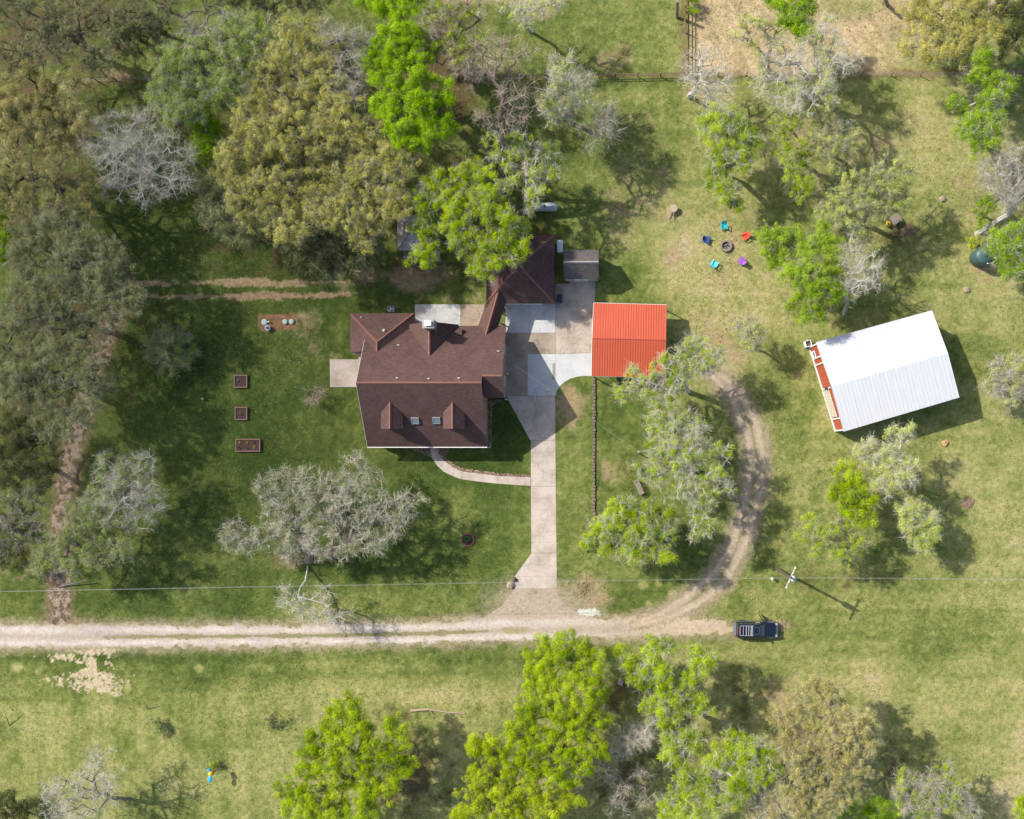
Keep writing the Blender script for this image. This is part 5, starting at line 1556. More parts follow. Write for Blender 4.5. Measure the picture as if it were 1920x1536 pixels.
# ------------------------------------------------------------------ parked four wheel drive
def suv():
    cx, cy = G(1417.5, 1180.5, 0.9)
    T = thing('parked_car', 'dark blue four wheel drive with silver roof rack and its driver door open', 'car', (cx, cy, 0))
    BLUE = mat_plain('car_blue', (.006, .012, .026), .25, .2, var=.05, spec=.6, coat=.6)
    SILV = mat_plain('car_silver', (.17, .18, .19), .35, .5, var=.05)
    CHR = mat_plain('rack_silver', (.62, .62, .64), .3, .4, var=.04)
    TYRE = mat_plain('tyre', (.02, .02, .02), .85)
    TANT = mat_plain('tan_seat', srgb(170, 140, 106), .8)
    R_ = math.radians(-1.0); Rm = Matrix.Rotation(R_, 3, 'Z')
    def P(a, b, c): v = Rm @ Vector((a, b, 0)); return Vector((cx + v.x, cy + v.y, c))
    def loft(secs, name, mat, parent=T, cap=True, smooth=True):
        """secs: list of rings of local points"""
        m = MB(); n = len(secs[0]); vs = [P(*p) for s in secs for p in s]
        fs = [(k * n + i, (k + 1) * n + i, (k + 1) * n + (i + 1) % n, k * n + (i + 1) % n) for k in range(len(secs) - 1) for i in range(n)]
        fs.append(tuple(range(n))); fs.append(tuple((len(secs) - 1) * n + i for i in range(n - 1, -1, -1)))
        m.add(vs, fs); o = m.build(name, mat, parent); return o
    def ring(x, w, z0, z1, sh=.12):
        return [(x, -w, z0), (x, w, z0), (x, w, z1 - sh), (x, w - sh, z1), (x, -w + sh, z1), (x, -w, z1 - sh)]
    # lower cladding
    loft([ring(-2.50, .80, .42, .95), ring(-2.38, .93, .36, 1.0), ring(2.1, .95, .36, 1.0), ring(2.36, .90, .4, .92), ring(2.50, .70, .45, .82)], 'lower_body', SILV)
    loft([ring(-2.34, .86, .9, 1.12), ring(-2.2, .90, .9, 1.16), ring(.75, .90, .9, 1.16), ring(1.0, .88, .9, 1.18), ring(2.1, .84, .9, 1.10), ring(2.28, .74, .88, 1.0)], 'body', BLUE)
    # cabin glass
    def cab(x, w0, w1, z0, z1): return [(x, -w0, z0), (x, w0, z0), (x, w1, z1), (x, -w1, z1)]
    m = MB()
    b0 = [(-2.30, -.84, 1.14), (-2.30, .84, 1.14), (.98, .82, 1.14), (.98, -.82, 1.14)]; t0 = [(-2.12, -.68, 1.76), (-2.12, .68, 1.76), (.30, .66, 1.76), (.30, -.66, 1.76)]
    vs = [P(*p) for p in b0 + t0]
    m.add(vs, [(4, 5, 6, 7), (0, 4, 7, 3), (1, 2, 6, 5), (0, 1, 5, 4), (2, 3, 7, 6)])
    m.build('cabin_glass', GLASS, T)
    loft([[(x, -w, 1.75), (x, w, 1.75), (x, w - .06, 1.83), (x, -w + .06, 1.83)] for x, w in ((-2.22, .66), (-2.1, .71), (.2, .70), (.38, .62))], 'roof', BLUE)
    for s in (-1, 1):
        for A_, B_ in (((.95, s * .80, 1.16), (.32, s * .67, 1.78)), ((-.45, s * .84, 1.14), (-.5, s * .69, 1.78)), ((-1.5, s * .84, 1.14), (-1.5, s * .69, 1.78)), ((-2.28, s * .82, 1.14), (-2.14, s * .68, 1.78))):
            MB().tube(P(*A_), P(*B_), .045, n=6).build('pillar', BLUE, T)
    # windscreen and hood
    m = MB(); vs = [P(.99, -.76, 1.19), P(.99, .76, 1.19), P(.37, .62, 1.78), P(.37, -.62, 1.78)]; m.add(vs + [v - Vector((0, 0, .02)) for v in vs], [(0, 1, 2, 3), (7, 6, 5, 4), (0, 4, 5, 1), (1, 5, 6, 2), (2, 6, 7, 3), (3, 7, 4, 0)])
    m.build('windscreen', mat_plain('windscreen', (.10, .13, .14), .1, spec=.8), T)
    loft([[(x, -w, z - .04), (x, w, z - .04), (x, w - .05, z), (x, -w + .05, z)] for x, w, z in ((1.02, .80, 1.22), (1.3, .80, 1.22), (2.0, .77, 1.17), (2.16, .70, 1.10))], 'hood', BLUE)
    loft([ring(2.26, .84, .45, .86), ring(2.48, .80, .45, .84), ring(2.60, .55, .48, .78)], 'front_bumper', SILV)
    loft([ring(-2.62, .72, .45, .78), ring(-2.52, .88, .42, .82), ring(-2.40, .90, .42, .82)], 'rear_bumper', SILV)
    for s in (-1, 1):
        MB().box(P(2.36, s * .68, .95), (.22, .26, .16), R_).build('headlight', mat_plain('lamp', (.3, .31, .31), .2), T)
        MB().box(P(-2.38, s * .78, 1.0), (.14, .14, .4), R_).build('tail_light', mat_plain('red_lamp', (.35, .02, .015), .3), T)
        MB().box(P(.85, s * 1.03, 1.22), (.14, .22, .16), R_).build('mirror', DKMET, T)
        for x in (-1.55, 1.55):
            w = MB(); c = P(x, s * .86, .38)
            Mx = Matrix.Rotation(math.pi / 2, 3, 'X')
            w.lathe(c, [(.30, -.12), (.38, -.10), (.39, 0), (.38, .10), (.30, .12)], 24, M=Mx); W = w.build('wheel', TYRE, T)
            MB().lathe(P(x, s * .99, .38), [(.22, -.02), (.2, .01)], 16, M=Mx).build('rim', SILV, W)
            # flares
            MB().box(P(x, s * .93, .88), (.95, .10, .12), R_).build('wheel_arch', SILV, T, bevel=.04)
    # brake light strip on roof rear
    MB().box(P(-2.06, -.05, 1.845), (.06, .9, .03), R_).build('brake_light', mat_plain('brake', (.40, .03, .02), .35), T)
    # rack
    rk = MB()
    for s in (-1, 1): rk.tube(P(-2.0, s * .56, 1.90), P(-.42, s * .56, 1.90), .022)
    for x in (-1.98, -1.62, -1.28, -1.0, -.72, -.60): rk.box(P(x, 0, 1.925), (.07 if x > -1.5 else .04, 1.14, .03), R_)
    for x in (-1.9, -.5):
        for s in (-1, 1): rk.tube(P(x, s * .56, 1.82), P(x, s * .56, 1.90), .02)
    rk.build('roof_rack', CHR, T)
    sf = MB()
    for a, b, c, d in ((-.08, .40, .64, .015), (-.08, -.40, .64, .015)): sf.box(P(a, b, 1.836), (c, d, .01), R_)
    for a in (-.40, .24): sf.box(P(a, 0, 1.836), (.015, .8, .01), R_)
    S = sf.build('sunroof', GREYM, T)
    # open driver's door (driver sits on the north side)
    hinge = P(.86, .93, 0); aa = math.radians(122)
    d = Vector((math.cos(aa), math.sin(aa), 0)); L = 1.08
    c = hinge + d * L / 2
    D = MB().box((c.x, c.y, .82), (L, .08, .72), aa).build('door', BLUE, T, bevel=.02)
    m = MB(); m.tube(hinge + d * .1 + Vector((0, 0, 1.18)), hinge + d * .42 + Vector((0, 0, 1.68)), .025); m.tube(hinge + d * .42 + Vector((0, 0, 1.68)), hinge + d * L + Vector((0, 0, 1.68)), .025); m.tube(hinge + d * L + Vector((0, 0, 1.68)), hinge + d * L + Vector((0, 0, 1.15)), .025)
    m.build('window_frame', DKMET, D)
    m = MB(); m.box(P(.15, .62, .9), (.5, .55, .5), R_); m.build('seat', TANT, T)
suv()
# ------------------------------------------------------------------ trees
def mix3(a, b, t): return tuple(a[i] * (1 - t) + b[i] * t for i in range(3))
LEAF = {
 'lime':   [srgb(98, 122, 10), srgb(142, 168, 14), srgb(178, 198, 30), srgb(200, 212, 66)],
 'bright': [srgb(92, 122, 10), srgb(128, 164, 16), srgb(156, 190, 26), srgb(174, 206, 50)],
 'yellow': [srgb(120, 138, 14), srgb(156, 176, 20), srgb(186, 200, 36), srgb(204, 212, 70)],
 'gold':   [srgb(128, 126, 66), srgb(168, 164, 82), srgb(200, 194, 104), srgb(216, 208, 138)],
 'brown':  [srgb(132, 126, 76), srgb(170, 162, 96), srgb(198, 186, 120), srgb(210, 202, 152)],
 'sage':   [srgb(112, 128, 54), srgb(142, 162, 74), srgb(164, 182, 94), srgb(178, 190, 122)],
 'olive':  [srgb(98, 102, 64), srgb(128, 132, 86), srgb(156, 160, 110), srgb(176, 176, 136)],
 'dark':   [srgb(66, 72, 38), srgb(90, 96, 52), srgb(112, 118, 68), srgb(128, 132, 88)],
 'green':  [srgb(98, 126, 18), srgb(132, 162, 28), srgb(160, 188, 44), srgb(178, 200, 76)],
 'pale':   [srgb(158, 170, 72), srgb(182, 194, 92), srgb(200, 208, 116), srgb(210, 216, 146)],
 'hang':   [srgb(138, 134, 112), srgb(170, 166, 142), srgb(194, 190, 166), srgb(212, 208, 188)],
}
LEAFM = {k: mat_leaf('leaves_' + k, v, 0.32) for k, v in LEAF.items()}
TWIG = {
 'grey':  [srgb(146, 138, 126), srgb(184, 176, 162), srgb(212, 205, 190)],
 'white': [srgb(170, 164, 148), srgb(204, 198, 180), srgb(224, 220, 204)],
 'moss':  [srgb(138, 134, 106), srgb(172, 168, 136), srgb(198, 194, 164)],
 'pink':  [srgb(152, 136, 120), srgb(184, 168, 150), srgb(206, 192, 172)],
 'dim':   [srgb(108, 102, 80), srgb(136, 130, 104), srgb(160, 154, 126)],
}
TWIGM = {k: mat_leaf('twigs_' + k, v, 0.22) for k, v in TWIG.items()}
def barkm(name, col):
    return mat_plain(name, col, .95, var=.35, scale=4, bump=.6)
BARK = {'grey': barkm('bark_grey', srgb(126, 118, 108)), 'white': barkm('bark_pale', srgb(176, 170, 162)), 'moss': barkm('bark_moss', srgb(124, 118, 100)),
        'pink': barkm('bark_brown', srgb(108, 92, 82)), 'dim': barkm('bark_dim', srgb(92, 84, 72))}

def tubes(A, B, ra, rb, n=5):
    """vectorised frusta: returns quads as runs of 4 vertices"""
    d = B - A
    L = np.linalg.norm(d, axis=1, keepdims=True) + 1e-9
    d = d / L
    up = np.where(np.abs(d[:, 2:3]) > .9, np.array([[1., 0, 0]]), np.array([[0., 0, 1.]]))
    u = np.cross(d, up); u /= np.linalg.norm(u, axis=1, keepdims=True) + 1e-9
    w = np.cross(d, u)
    out = []
    ra = np.asarray(ra)[:, None]; rb = np.asarray(rb)[:, None]
    for i in range(n):
        t0, t1 = 2 * math.pi * i / n, 2 * math.pi * (i + 1) / n
        c0 = u * math.cos(t0) + w * math.sin(t0); c1 = u * math.cos(t1) + w * math.sin(t1)
        out.append(np.stack([A + c0 * ra, A + c1 * ra, B + c1 * rb, B + c0 * rb], 1))
    return np.concatenate(out, 0).reshape(-1, 3)

def rdir(rg, n):
    v = rg.normal(size=(n, 3)); return v / (np.linalg.norm(v, axis=1, keepdims=True) + 1e-9)

def tree(name, label, base, lobes, hc, leaf, twig, leafd=1.0, twigd=1.0, seed=1, cat='tree', trunk_r=None, leafsize=1.0, mixleaf=None, group=None, fork=.38, squash=.72, limb=1.0, leafr=0.30, twigl=1.0, moss=0.0, trunkto=None, bark=None):
    """base px; lobes (px,py,r px[,height]); hc mean crown height in metres"""
    rg = np.random.default_rng(seed)
    bx, by = G(*base)
    T = thing(name, label, cat, (bx, by, 0), group)
    LB = []
    for l in lobes:
        h = (l[3] if len(l) > 3 else hc) + rg.uniform(-.07, .07) * hc
        r = l[2] * 1.06 / SCALE * (CAMZ - h) / CAMZ
        x, y = G(l[0], l[1], h)
        LB.append((x, y, max(h, r * squash + .15), r))
    LB = np.array(LB)
    cen = (LB[:, :3] * LB[:, 3:4] ** 2).sum(0) / (LB[:, 3] ** 2).sum()
    top = np.array([bx + (cen[0] - bx) * .30, by + (cen[1] - by) * .30, hc * fork])
    if trunkto: top = np.array([*G(*trunkto), trunkto[2]])
    nodes = [np.array([bx, by, -.05])]; par = [-1]; plen = [0.]
    k = 5 if trunkto else 3
    for i in range(1, k + 1):
        t = i / k
        p = nodes[0] * (1 - t) + top * t + np.array([rg.normal() * .07, rg.normal() * .07, 0]) * hc * .12
        nodes.append(p); par.append(len(nodes) - 2); plen.append(plen[-1] + np.linalg.norm(nodes[-1] - nodes[-2]))
    att = []; alobe = []
    for li, (x, y, z, r) in enumerate(LB):
        M = max(4, int(7.5 * (r ** 1.9) ** .78))
        d = rdir(rg, M)
        d[:, 2] = np.where(rg.random(M) < .68, np.abs(d[:, 2]), d[:, 2])
        rad = rg.uniform(.25, .86, M) ** .6
        q = np.array([x, y, z]) + d * rad[:, None] * r * np.array([1, 1, squash])
        att.append(np.array([[x, y, z - r * .2]])); alobe.append(li)
        att.append(q); alobe += [li] * M
    att = np.concatenate(att, 0); alobe = np.array(alobe)
    att[:, 2] = np.maximum(att[:, 2], .35)
    order = np.argsort(np.linalg.norm(att - top, axis=1))
    tips = []; tlobe = []
    for oi in order:
        a = att[oi]
        NN = np.array(nodes[k - 1:]); PL = np.array(plen[k - 1:])
        dist = np.linalg.norm(NN - a, axis=1)
        cost = dist + .28 * PL + np.where(NN[:, 2] > a[2] + .6, 1.2, 0)
        j = int(np.argmin(cost)) + k - 1
        D = np.linalg.norm(a - nodes[j])
        nseg = max(1, int(D / 1.1))
        pr = j
        for s in range(1, nseg + 1):
            t = s / nseg
            p = nodes[j] * (1 - t) + a * t
            if s < nseg:
                p = p + rg.normal(size=3) * D * .075 + np.array([0, 0, .10 * D * math.sin(math.pi * t)])
            else: p = p + rg.normal(size=3) * .05
            nodes.append(p); par.append(pr); plen.append(plen[pr] + np.linalg.norm(p - nodes[pr])); pr = len(nodes) - 1
        tips.append(pr); tlobe.append(alobe[oi])
    nodes = np.array(nodes); par = np.array(par)
    rad = np.zeros(len(nodes)); acc = np.zeros(len(nodes))
    for i in range(len(nodes) - 1, -1, -1):
        r2 = acc[i] if acc[i] > 0 else .026 ** 2.15
        rad[i] = r2 ** (1 / 2.15)
        if par[i] >= 0: acc[par[i]] += r2
    R0 = trunk_r or (.13 + .018 * hc + .012 * math.sqrt(len(tips)))
    sc = R0 / rad[0]
    rad = np.maximum(rad * (sc if sc < 1 else min(sc, 1.6)) * limb, .018)
    ii = np.arange(1, len(nodes))
    ra = rad[par[ii]].copy(); ra = np.minimum(ra, rad[ii] * 1.4)
    ra[0] = rad[0] * 1.12
    V = tubes(nodes[par[ii]], nodes[ii], ra, rad[ii], 6)
    bulk_mesh('trunk', V, 0, 4, BARK[bark or twig], T)
    # fine branches leaving every node outside the trunk
    out_n = ii[ii > k]
    npos = nodes[out_n]
    # nearest lobe for outward direction
    dl = np.linalg.norm(npos[:, None, :] - LB[None, :, :3], axis=2) / LB[None, :, 3]
    nl = np.argmin(dl, 1)
    inside = dl[np.arange(len(out_n)), nl] < 1.05
    npos = npos[inside]; nl = nl[inside]
    bare = not leaf or leafd < .25
    K = 6
    src = np.repeat(npos, K, 0); sl = np.repeat(nl, K)
    outd = src - LB[sl, :3]; outd /= (np.linalg.norm(outd, axis=1, keepdims=True) + .3)
    d = rdir(rg, len(src)) * .8 + outd * (.6 if bare else .6) + np.array([0, 0, .15]); d /= np.linalg.norm(d, axis=1, keepdims=True)
    L = rg.uniform(.5, 1.25, len(src)) * np.minimum(1.0, LB[sl, 3] * .5 + .25) * twigl
    end = src + d * L[:, None]
    def ribbons(A, D, L, w, bend=.2):
        n = len(A)
        s = np.cross(D, rdir(rg, n)); s /= (np.linalg.norm(s, axis=1, keepdims=True) + 1e-9)
        mid = A + D * (L * .5)[:, None] + rdir(rg, n) * (L * bend * .4)[:, None]
        tip = A + D * L[:, None] + rdir(rg, n) * (L * bend)[:, None]
        w = np.asarray(w)[:, None]
        q = np.stack([A - s * w, A + s * w, mid + s * w * .7, mid - s * w * .7], 1)
        q2 = np.stack([mid - s * w * .7, mid + s * w * .7, tip + s * w * .25, tip - s * w * .25], 1)
        return np.concatenate([q, q2], 1).reshape(-1, 3), mid, tip
    RV = []; RT = []
    v, mid, tip = ribbons(src, d, L, np.full(len(src), .017))
    RV.append(v); RT.append(np.repeat(rg.uniform(.3, .9, len(src)), 8))
    nt = max(1, int(round(8 * twigd)))
    pick = rg.random((len(src), nt))
    A = (src[:, None, :] + (end - src)[:, None, :] * pick[..., None]).reshape(-1, 3)
    dd = np.repeat(d, nt, 0) * .8 + rdir(rg, len(A)) * .95; dd /= np.linalg.norm(dd, axis=1, keepdims=True)
    LL = rg.uniform(.2, .75, len(A)) * twigl
    v, m2, t2 = ribbons(A, dd, LL, rg.uniform(.005, .010, len(A)), .32)
    RV.append(v)
    cl = np.repeat(rg.uniform(0, 1, len(src)), nt) * .5 + rg.uniform(0, .5, len(A))
    RT.append(np.repeat(cl, 8))
    bulk_mesh('twigs', np.concatenate(RV), 0, 4, TWIGM[twig], T, np.concatenate(RT))
    # leaves sit in rounded puffs round the branch tips, facing outwards
    if leaf and leafd > 0:
        tp = nodes[np.array(tips)]
        tl = np.array(tlobe)
        dl = np.linalg.norm((tp - LB[tl, :3]) / LB[tl, 3:4], axis=1)
        tp = tp[dl > .22]; tl = tl[dl > .22]
        # extra puffs near the rim so that outlines are uneven
        ex = tp + rdir(rg, len(tp)) * np.array([.75, .75, .45]) * rg.uniform(.6, 1.1, (len(tp), 1))
        ex2 = tp + rdir(rg, len(tp)) * np.array([.9, .9, .5]) * rg.uniform(.5, 1.0, (len(tp), 1))
        pf = np.concatenate([tp, ex, ex2]) if leafd > .7 else np.concatenate([tp, ex])
        sel = vnoise(pf[:, 0] + pf[:, 2] * .7, pf[:, 1] + pf[:, 2] * .5, 1.6, seed + 900) * .75 + rg.uniform(0, .25, len(pf))
        thr = max(0.0, (1 - leafd) * .62)
        jobs = [('foliage', pf[sel > thr], LEAFM[leaf], 1.0)]
        if moss > 0: jobs.append(('hanging_moss', pf[(sel <= thr + .08) & (rg.random(len(pf)) < moss)], LEAFM['hang'], .8))
        for nm, pp, mt, dn_ in jobs:
            if not len(pp): continue
            R = rg.uniform(.14, .60, len(pp)) * (1.0 if leafd > .7 else .8) * (leafr / .30) * min(1.0, LB[:, 3].mean() / 1.1)
            nl_ = np.maximum(6, (R * R * 950 * dn_ * min(1.15, .55 + .45 * leafd) / (leafsize ** 2))).astype(int)
            id_ = np.repeat(np.arange(len(pp)), nl_)
            n = len(id_)
            dv = rdir(rg, n); dv[:, 2] = np.where(rg.random(n) < .75, np.abs(dv[:, 2]), dv[:, 2])
            rr_ = rg.uniform(.2, 1.0, n) ** .6 * (1 + .30 * rg.random(n) ** 3)
            P0 = pp[id_] + dv * (R[id_] * rr_)[:, None] * np.array([1, 1, .8])
            P0[:, 2] = np.maximum(P0[:, 2], .05)
            nrm = dv * .8 + rdir(rg, n) * .7 + np.array([0, 0, .35]); nrm /= np.linalg.norm(nrm, axis=1, keepdims=True)
            u = np.cross(nrm, rdir(rg, n)); u /= (np.linalg.norm(u, axis=1, keepdims=True) + 1e-9)
            w = np.cross(nrm, u)
            s = (rg.uniform(.028, .068, n) * leafsize)[:, None]
            q = np.stack([P0 - u * s, P0 + w * s * .66, P0 + u * s, P0 - w * s * .66], 1).reshape(-1, 3)
            ct = vnoise(pp[:, 0], pp[:, 1], 2.6, seed + 500) * .5 + rg.uniform(-.1, .34, len(pp))
            tt = np.clip(ct[id_] + rg.uniform(-.12, .36, n), 0, 1)
            ob = bulk_mesh(nm, q, 0, 4, mt, T, np.repeat(tt, 4))
            if nm == 'hanging_moss': ob['kind'] = 'stuff'
    return T

TREES = []
def TR(*a, **k): TREES.append((a, k))
# name, label, base, lobes, crown height, leaf, twig, leaf density, twig density
TR('oak', 'tan thin crowned oak with a dark forked trunk in the northwest corner', (158, 88), [(60, 30, 55), (150, 15, 60), (215, 60, 45), (30, 105, 50), (100, 100, 55), (190, 115, 40), (20, 20, 40), (120, 60, 50)], 8, 'olive', 'dim', .55, .9)
TR('oak', 'dark olive oak cut by the top edge above the soft green tree', (480, 20), [(440, -10, 38), (480, 0, 36), (520, 5, 32), (560, -5, 34), (600, 5, 26)], 7, 'dark', 'dim', .7, .7)
TR('oak', 'dark brown understory oak between the northwest oak and the soft green tree', (262, 75), [(235, 60, 36), (262, 40, 34), (280, 80, 34), (250, 95, 32), (300, 50, 26)], 5, 'dark', 'dim', .6, .8)
TR('tree', 'thin dim tree at the top edge right of the northwest oak', (300, 60), [(290, 10, 45), (340, 30, 35), (250, 20, 35), (400, 5, 35)], 8, 'olive', 'dim', .3, .5)
TR('oak', 'brown olive oak below the northwest corner oak', (110, 225), [(50, 180, 60), (125, 185, 45), (30, 250, 55), (105, 255, 50), (150, 240, 30), (80, 215, 50), (0, 200, 40)], 8, 'brown', 'dim', .8, .8)
TR('oak', 'dull brown oak left of the grey bare tree', (110, 330), [(45, 330, 60), (125, 320, 50), (100, 380, 50), (170, 350, 30), (20, 380, 45), (150, 395, 40)], 8, 'brown', 'dim', .7, .8)
TR('tree', 'bright green sliver of tree at the west edge', (20, 430), [(4, 395, 25), (2, 440, 28), (6, 485, 20)], 6, 'bright', 'dim', 1, .4)
TR('live_oak', 'round topped olive live oak just north of the two rut track', (170, 500), [(115, 415, 38), (150, 455, 42), (205, 480, 38), (195, 525, 45), (130, 500, 48), (70, 440, 40), (230, 500, 25), (60, 490, 45), (90, 400, 30)], 8.5, 'olive', 'moss', 1, .7, moss=.35, leafr=.25)
TR('live_oak', 'wide grey olive live oak at the west end of the two rut track', (150, 600), [(50, 560, 60), (120, 560, 50), (190, 580, 45), (235, 575, 38), (20, 620, 50), (100, 620, 50), (160, 630, 38), (250, 555, 26), (215, 545, 35)], 8.5, 'olive', 'moss', .9, .8, moss=.35, leafr=.25)
TR('live_oak', 'grey olive live oak hanging over the dirt track', (140, 720), [(40, 680, 55), (110, 680, 50), (175, 695, 36), (100, 745, 48), (155, 745, 42), (60, 740, 45), (190, 720, 25), (130, 790, 35), (95, 800, 30), (20, 720, 35)], 8.5, 'olive', 'moss', .95, .8, moss=.35, leafr=.25)
TR('oak', 'dark olive oak south of the live oaks at the west edge', (60, 870), [(25, 820, 48), (70, 850, 45), (20, 880, 42), (80, 890, 32), (60, 800, 35)], 6, 'dark', 'dim', .8, .7)
TR('tree', 'dim grey tree with bare limbs at the west edge', (40, 1000), [(15, 945, 42), (45, 985, 38), (15, 1010, 40), (60, 940, 30)], 6, 'dark', 'grey', .45, .8)
TR('shrub', 'dark green shrub at the west edge above the road', (20, 1040), [(4, 980, 20), (15, 1040, 28), (40, 1050, 22)], 2.5, 'dark', 'dim', 1, .5, cat='shrub')
TR('bare_tree', 'wide silver grey bare tree on the northwest lawn', (268, 322), [(195, 262, 45), (235, 245, 45), (285, 250, 45), (325, 280, 38), (260, 300, 50), (215, 320, 38), (300, 330, 40), (215, 350, 25), (285, 360, 30), (335, 345, 28), (170, 270, 20), (345, 300, 22), (250, 280, 40)], 7.5, None, 'white', 0, 1.15, trunk_r=.3, limb=1.1)
TR('oak', 'soft green crowned tree with grey limbs north of the bare tree', (380, 180), [(325, 130, 45), (300, 180, 25), (390, 110, 50), (450, 75, 50), (310, 185, 32), (365, 185, 45), (430, 165, 45), (490, 60, 38), (340, 205, 35), (420, 60, 30)], 8.5, 'sage', 'grey', .75, 1.0, moss=0.25)
TR('tree', 'small vivid green tree between the bare tree and the golden oak', (395, 275), [(375, 225, 28), (395, 255, 36), (385, 285, 26), (410, 280, 22)], 5.5, 'bright', 'dim', 1.1, .4)
TR('bare_tree', 'thin bare grey tree at the top of the soft green tree', (390, 95), [(355, 50, 24), (385, 65, 26), (430, 30, 24)], 8, None, 'grey', 0, .9)
TR('oak', 'golden olive oak north of the large golden oak', (560, 150), [(545, 85, 45), (520, 140, 48), (590, 140, 45), (560, 195, 45), (610, 95, 35), (500, 190, 38), (625, 185, 35), (580, 60, 30)], 9, 'gold', 'moss', .85, .9, moss=.2, leafr=.24)
TR('bare_tree', 'grey bare tree between golden oak and vivid green tree', (655, 140), [(635, 85, 34), (660, 130, 36), (645, 170, 28), (685, 70, 25), (620, 60, 25), (670, 180, 24)], 9, None, 'grey', 0, 1.2)
TR('oak', 'large golden oak on the lawn behind the house', (550, 350), [(475, 255, 45), (545, 250, 50), (600, 260, 40), (450, 320, 48), (520, 320, 55), (590, 330, 50), (500, 390, 50), (570, 400, 50), (455, 380, 36), (540, 430, 38), (470, 210, 30), (430, 290, 28), (610, 390, 40)], 9.5, 'gold', 'moss', .95, .6, moss=.2, leafr=.24)
TR('oak', 'golden brown oak joined to the east side of the large golden oak', (680, 350), [(650, 220, 45), (690, 260, 46), (640, 290, 46), (725, 300, 42), (670, 340, 48), (735, 350, 40), (650, 400, 44), (710, 400, 44), (745, 390, 28), (760, 300, 26), (680, 440, 32)], 9, 'gold', 'moss', .8, .8, moss=.2, leafr=.24)
TR('oak', 'dim olive understory tree at the southwest foot of the golden oak', (430, 430), [(405, 355, 30), (420, 410, 38), (455, 440, 32), (395, 385, 22)], 6, 'olive', 'moss', .8, .8)
TR('oak', 'dark olive tree at the south foot of the golden oaks', (600, 480), [(560, 480, 35), (600, 500, 40), (640, 470, 40), (690, 460, 36), (580, 450, 36), (660, 500, 30), (610, 450, 35)], 6, 'dark', 'moss', .8, .8)
TR('tree', 'tall vivid green tree with a dense smooth crown north of the house', (795, 190), [(735, 85, 46), (780, 100, 48), (830, 180, 26), (835, 235, 26), (700, 120, 20), (720, 125, 34), (770, 145, 48), (735, 185, 38), (790, 195, 46), (755, 230, 40), (805, 240, 40), (820, 200, 30), (720, 200, 22), (790, 265, 22), (745, 265, 20), (715, 95, 22), (760, 65, 28)], 10, 'bright', 'dim', 1.4, .3, leafsize=1.05)
TR('tree', 'lime green tree cut by the top edge above the vivid green tree', (750, 40), [(715, 5, 28), (755, 15, 34), (745, 45, 22), (775, 0, 25), (690, 0, 20)], 9, 'bright', 'dim', 1.2, .3)
TR('tree', 'grey twigged tree with lime tips near the top edge', (850, 100), [(815, 35, 30), (850, 55, 36), (885, 25, 34), (828, 85, 32), (900, 80, 32), (870, 100, 30), (840, 15, 30), (805, 60, 24)], 9, 'lime', 'pink', .45, 1.3, moss=0.5)
TR('bare_tree', 'pinkish bare tree with radiating twigs beside the vivid green tree', (858, 140), [(842, 105, 38), (878, 130, 34), (850, 75, 25), (905, 130, 24)], 8.5, None, 'pink', 0, 1.2)
TR('bare_tree', 'tall slender bare tree with a long dark trunk north of the garage', (942, 365), [(930, 110, 36, 15), (965, 95, 30, 15), (900, 90, 20, 15), (960, 185, 32, 13), (985, 160, 26, 13.5), (945, 225, 24, 12), (985, 215, 20, 12), (990, 100, 18, 14), (905, 230, 22, 11)], 12, None, 'pink', 0, .55, trunk_r=.32, fork=.5, trunkto=(940, 250, 9.5))
TR('tree', 'spindly grey and lime tree beside the propane tank', (985, 400), [(925, 275, 26), (955, 300, 26), (980, 265, 24), (1000, 300, 32), (1035, 305, 24), (985, 335, 26), (1005, 365, 20), (950, 340, 18), (1040, 330, 18), (995, 390, 14), (1020, 280, 18)], 7.5, 'lime', 'white', .5, .9, moss=0.4)
TR('tree', 'big lime green tree leaning over the garage roof', (905, 470), [(840, 340, 40), (885, 335, 36), (920, 350, 32), (800, 390, 34), (850, 390, 44), (905, 400, 44), (945, 420, 36), (965, 460, 30), (925, 460, 36), (885, 450, 40), (905, 500, 34), (860, 430, 36), (800, 445, 34), (785, 480, 20), (945, 495, 24), (815, 350, 26), (800, 475, 22), (975, 430, 18)], 8, 'lime', 'grey', 1.0, .8, moss=0.25)
TR('bare_tree', 'drooping grey twigged tree just south of the rail fence', (1072, 232), [(1058, 135, 32), (1085, 150, 26), (1070, 175, 34), (1045, 195, 32), (1030, 215, 22), (1080, 190, 24), (1060, 215, 22), (1050, 160, 30)], 7, 'pale', 'white', .4, 1.8, moss=0.6)
TR('tree', 'small dark grey green tree east of the drooping grey tree', (1140, 275), [(1130, 210, 24), (1110, 235, 26), (1138, 240, 26), (1145, 215, 16), (1128, 265, 20), (1105, 280, 12)], 6.5, 'sage', 'grey', .4, 1.3, moss=0.5)
TR('tree', 'pale hanging grey tree at the top edge left of the field', (992, 58), [(965, 5, 25), (1000, 12, 28), (985, 45, 18), (1030, 5, 20), (975, 30, 15)], 7, 'pale', 'white', .35, 1.3, moss=0.6)
TR('bare_tree', 'white limbed bare tree at the fence corner', (1292, 182), [(1310, 150, 32), (1335, 120, 30), (1350, 180, 28), (1305, 110, 22), (1345, 150, 28), (1330, 200, 22), (1290, 140, 20)], 6.5, None, 'white', 0, .9, limb=1.2)
TR('tree', 'thin pale green tree in the hay field near the fence', (1440, 130), [(1410, 55, 32), (1430, 95, 32), (1390, 70, 22), (1445, 135, 24), (1455, 60, 26)], 8, 'pale', 'moss', .25, .8)
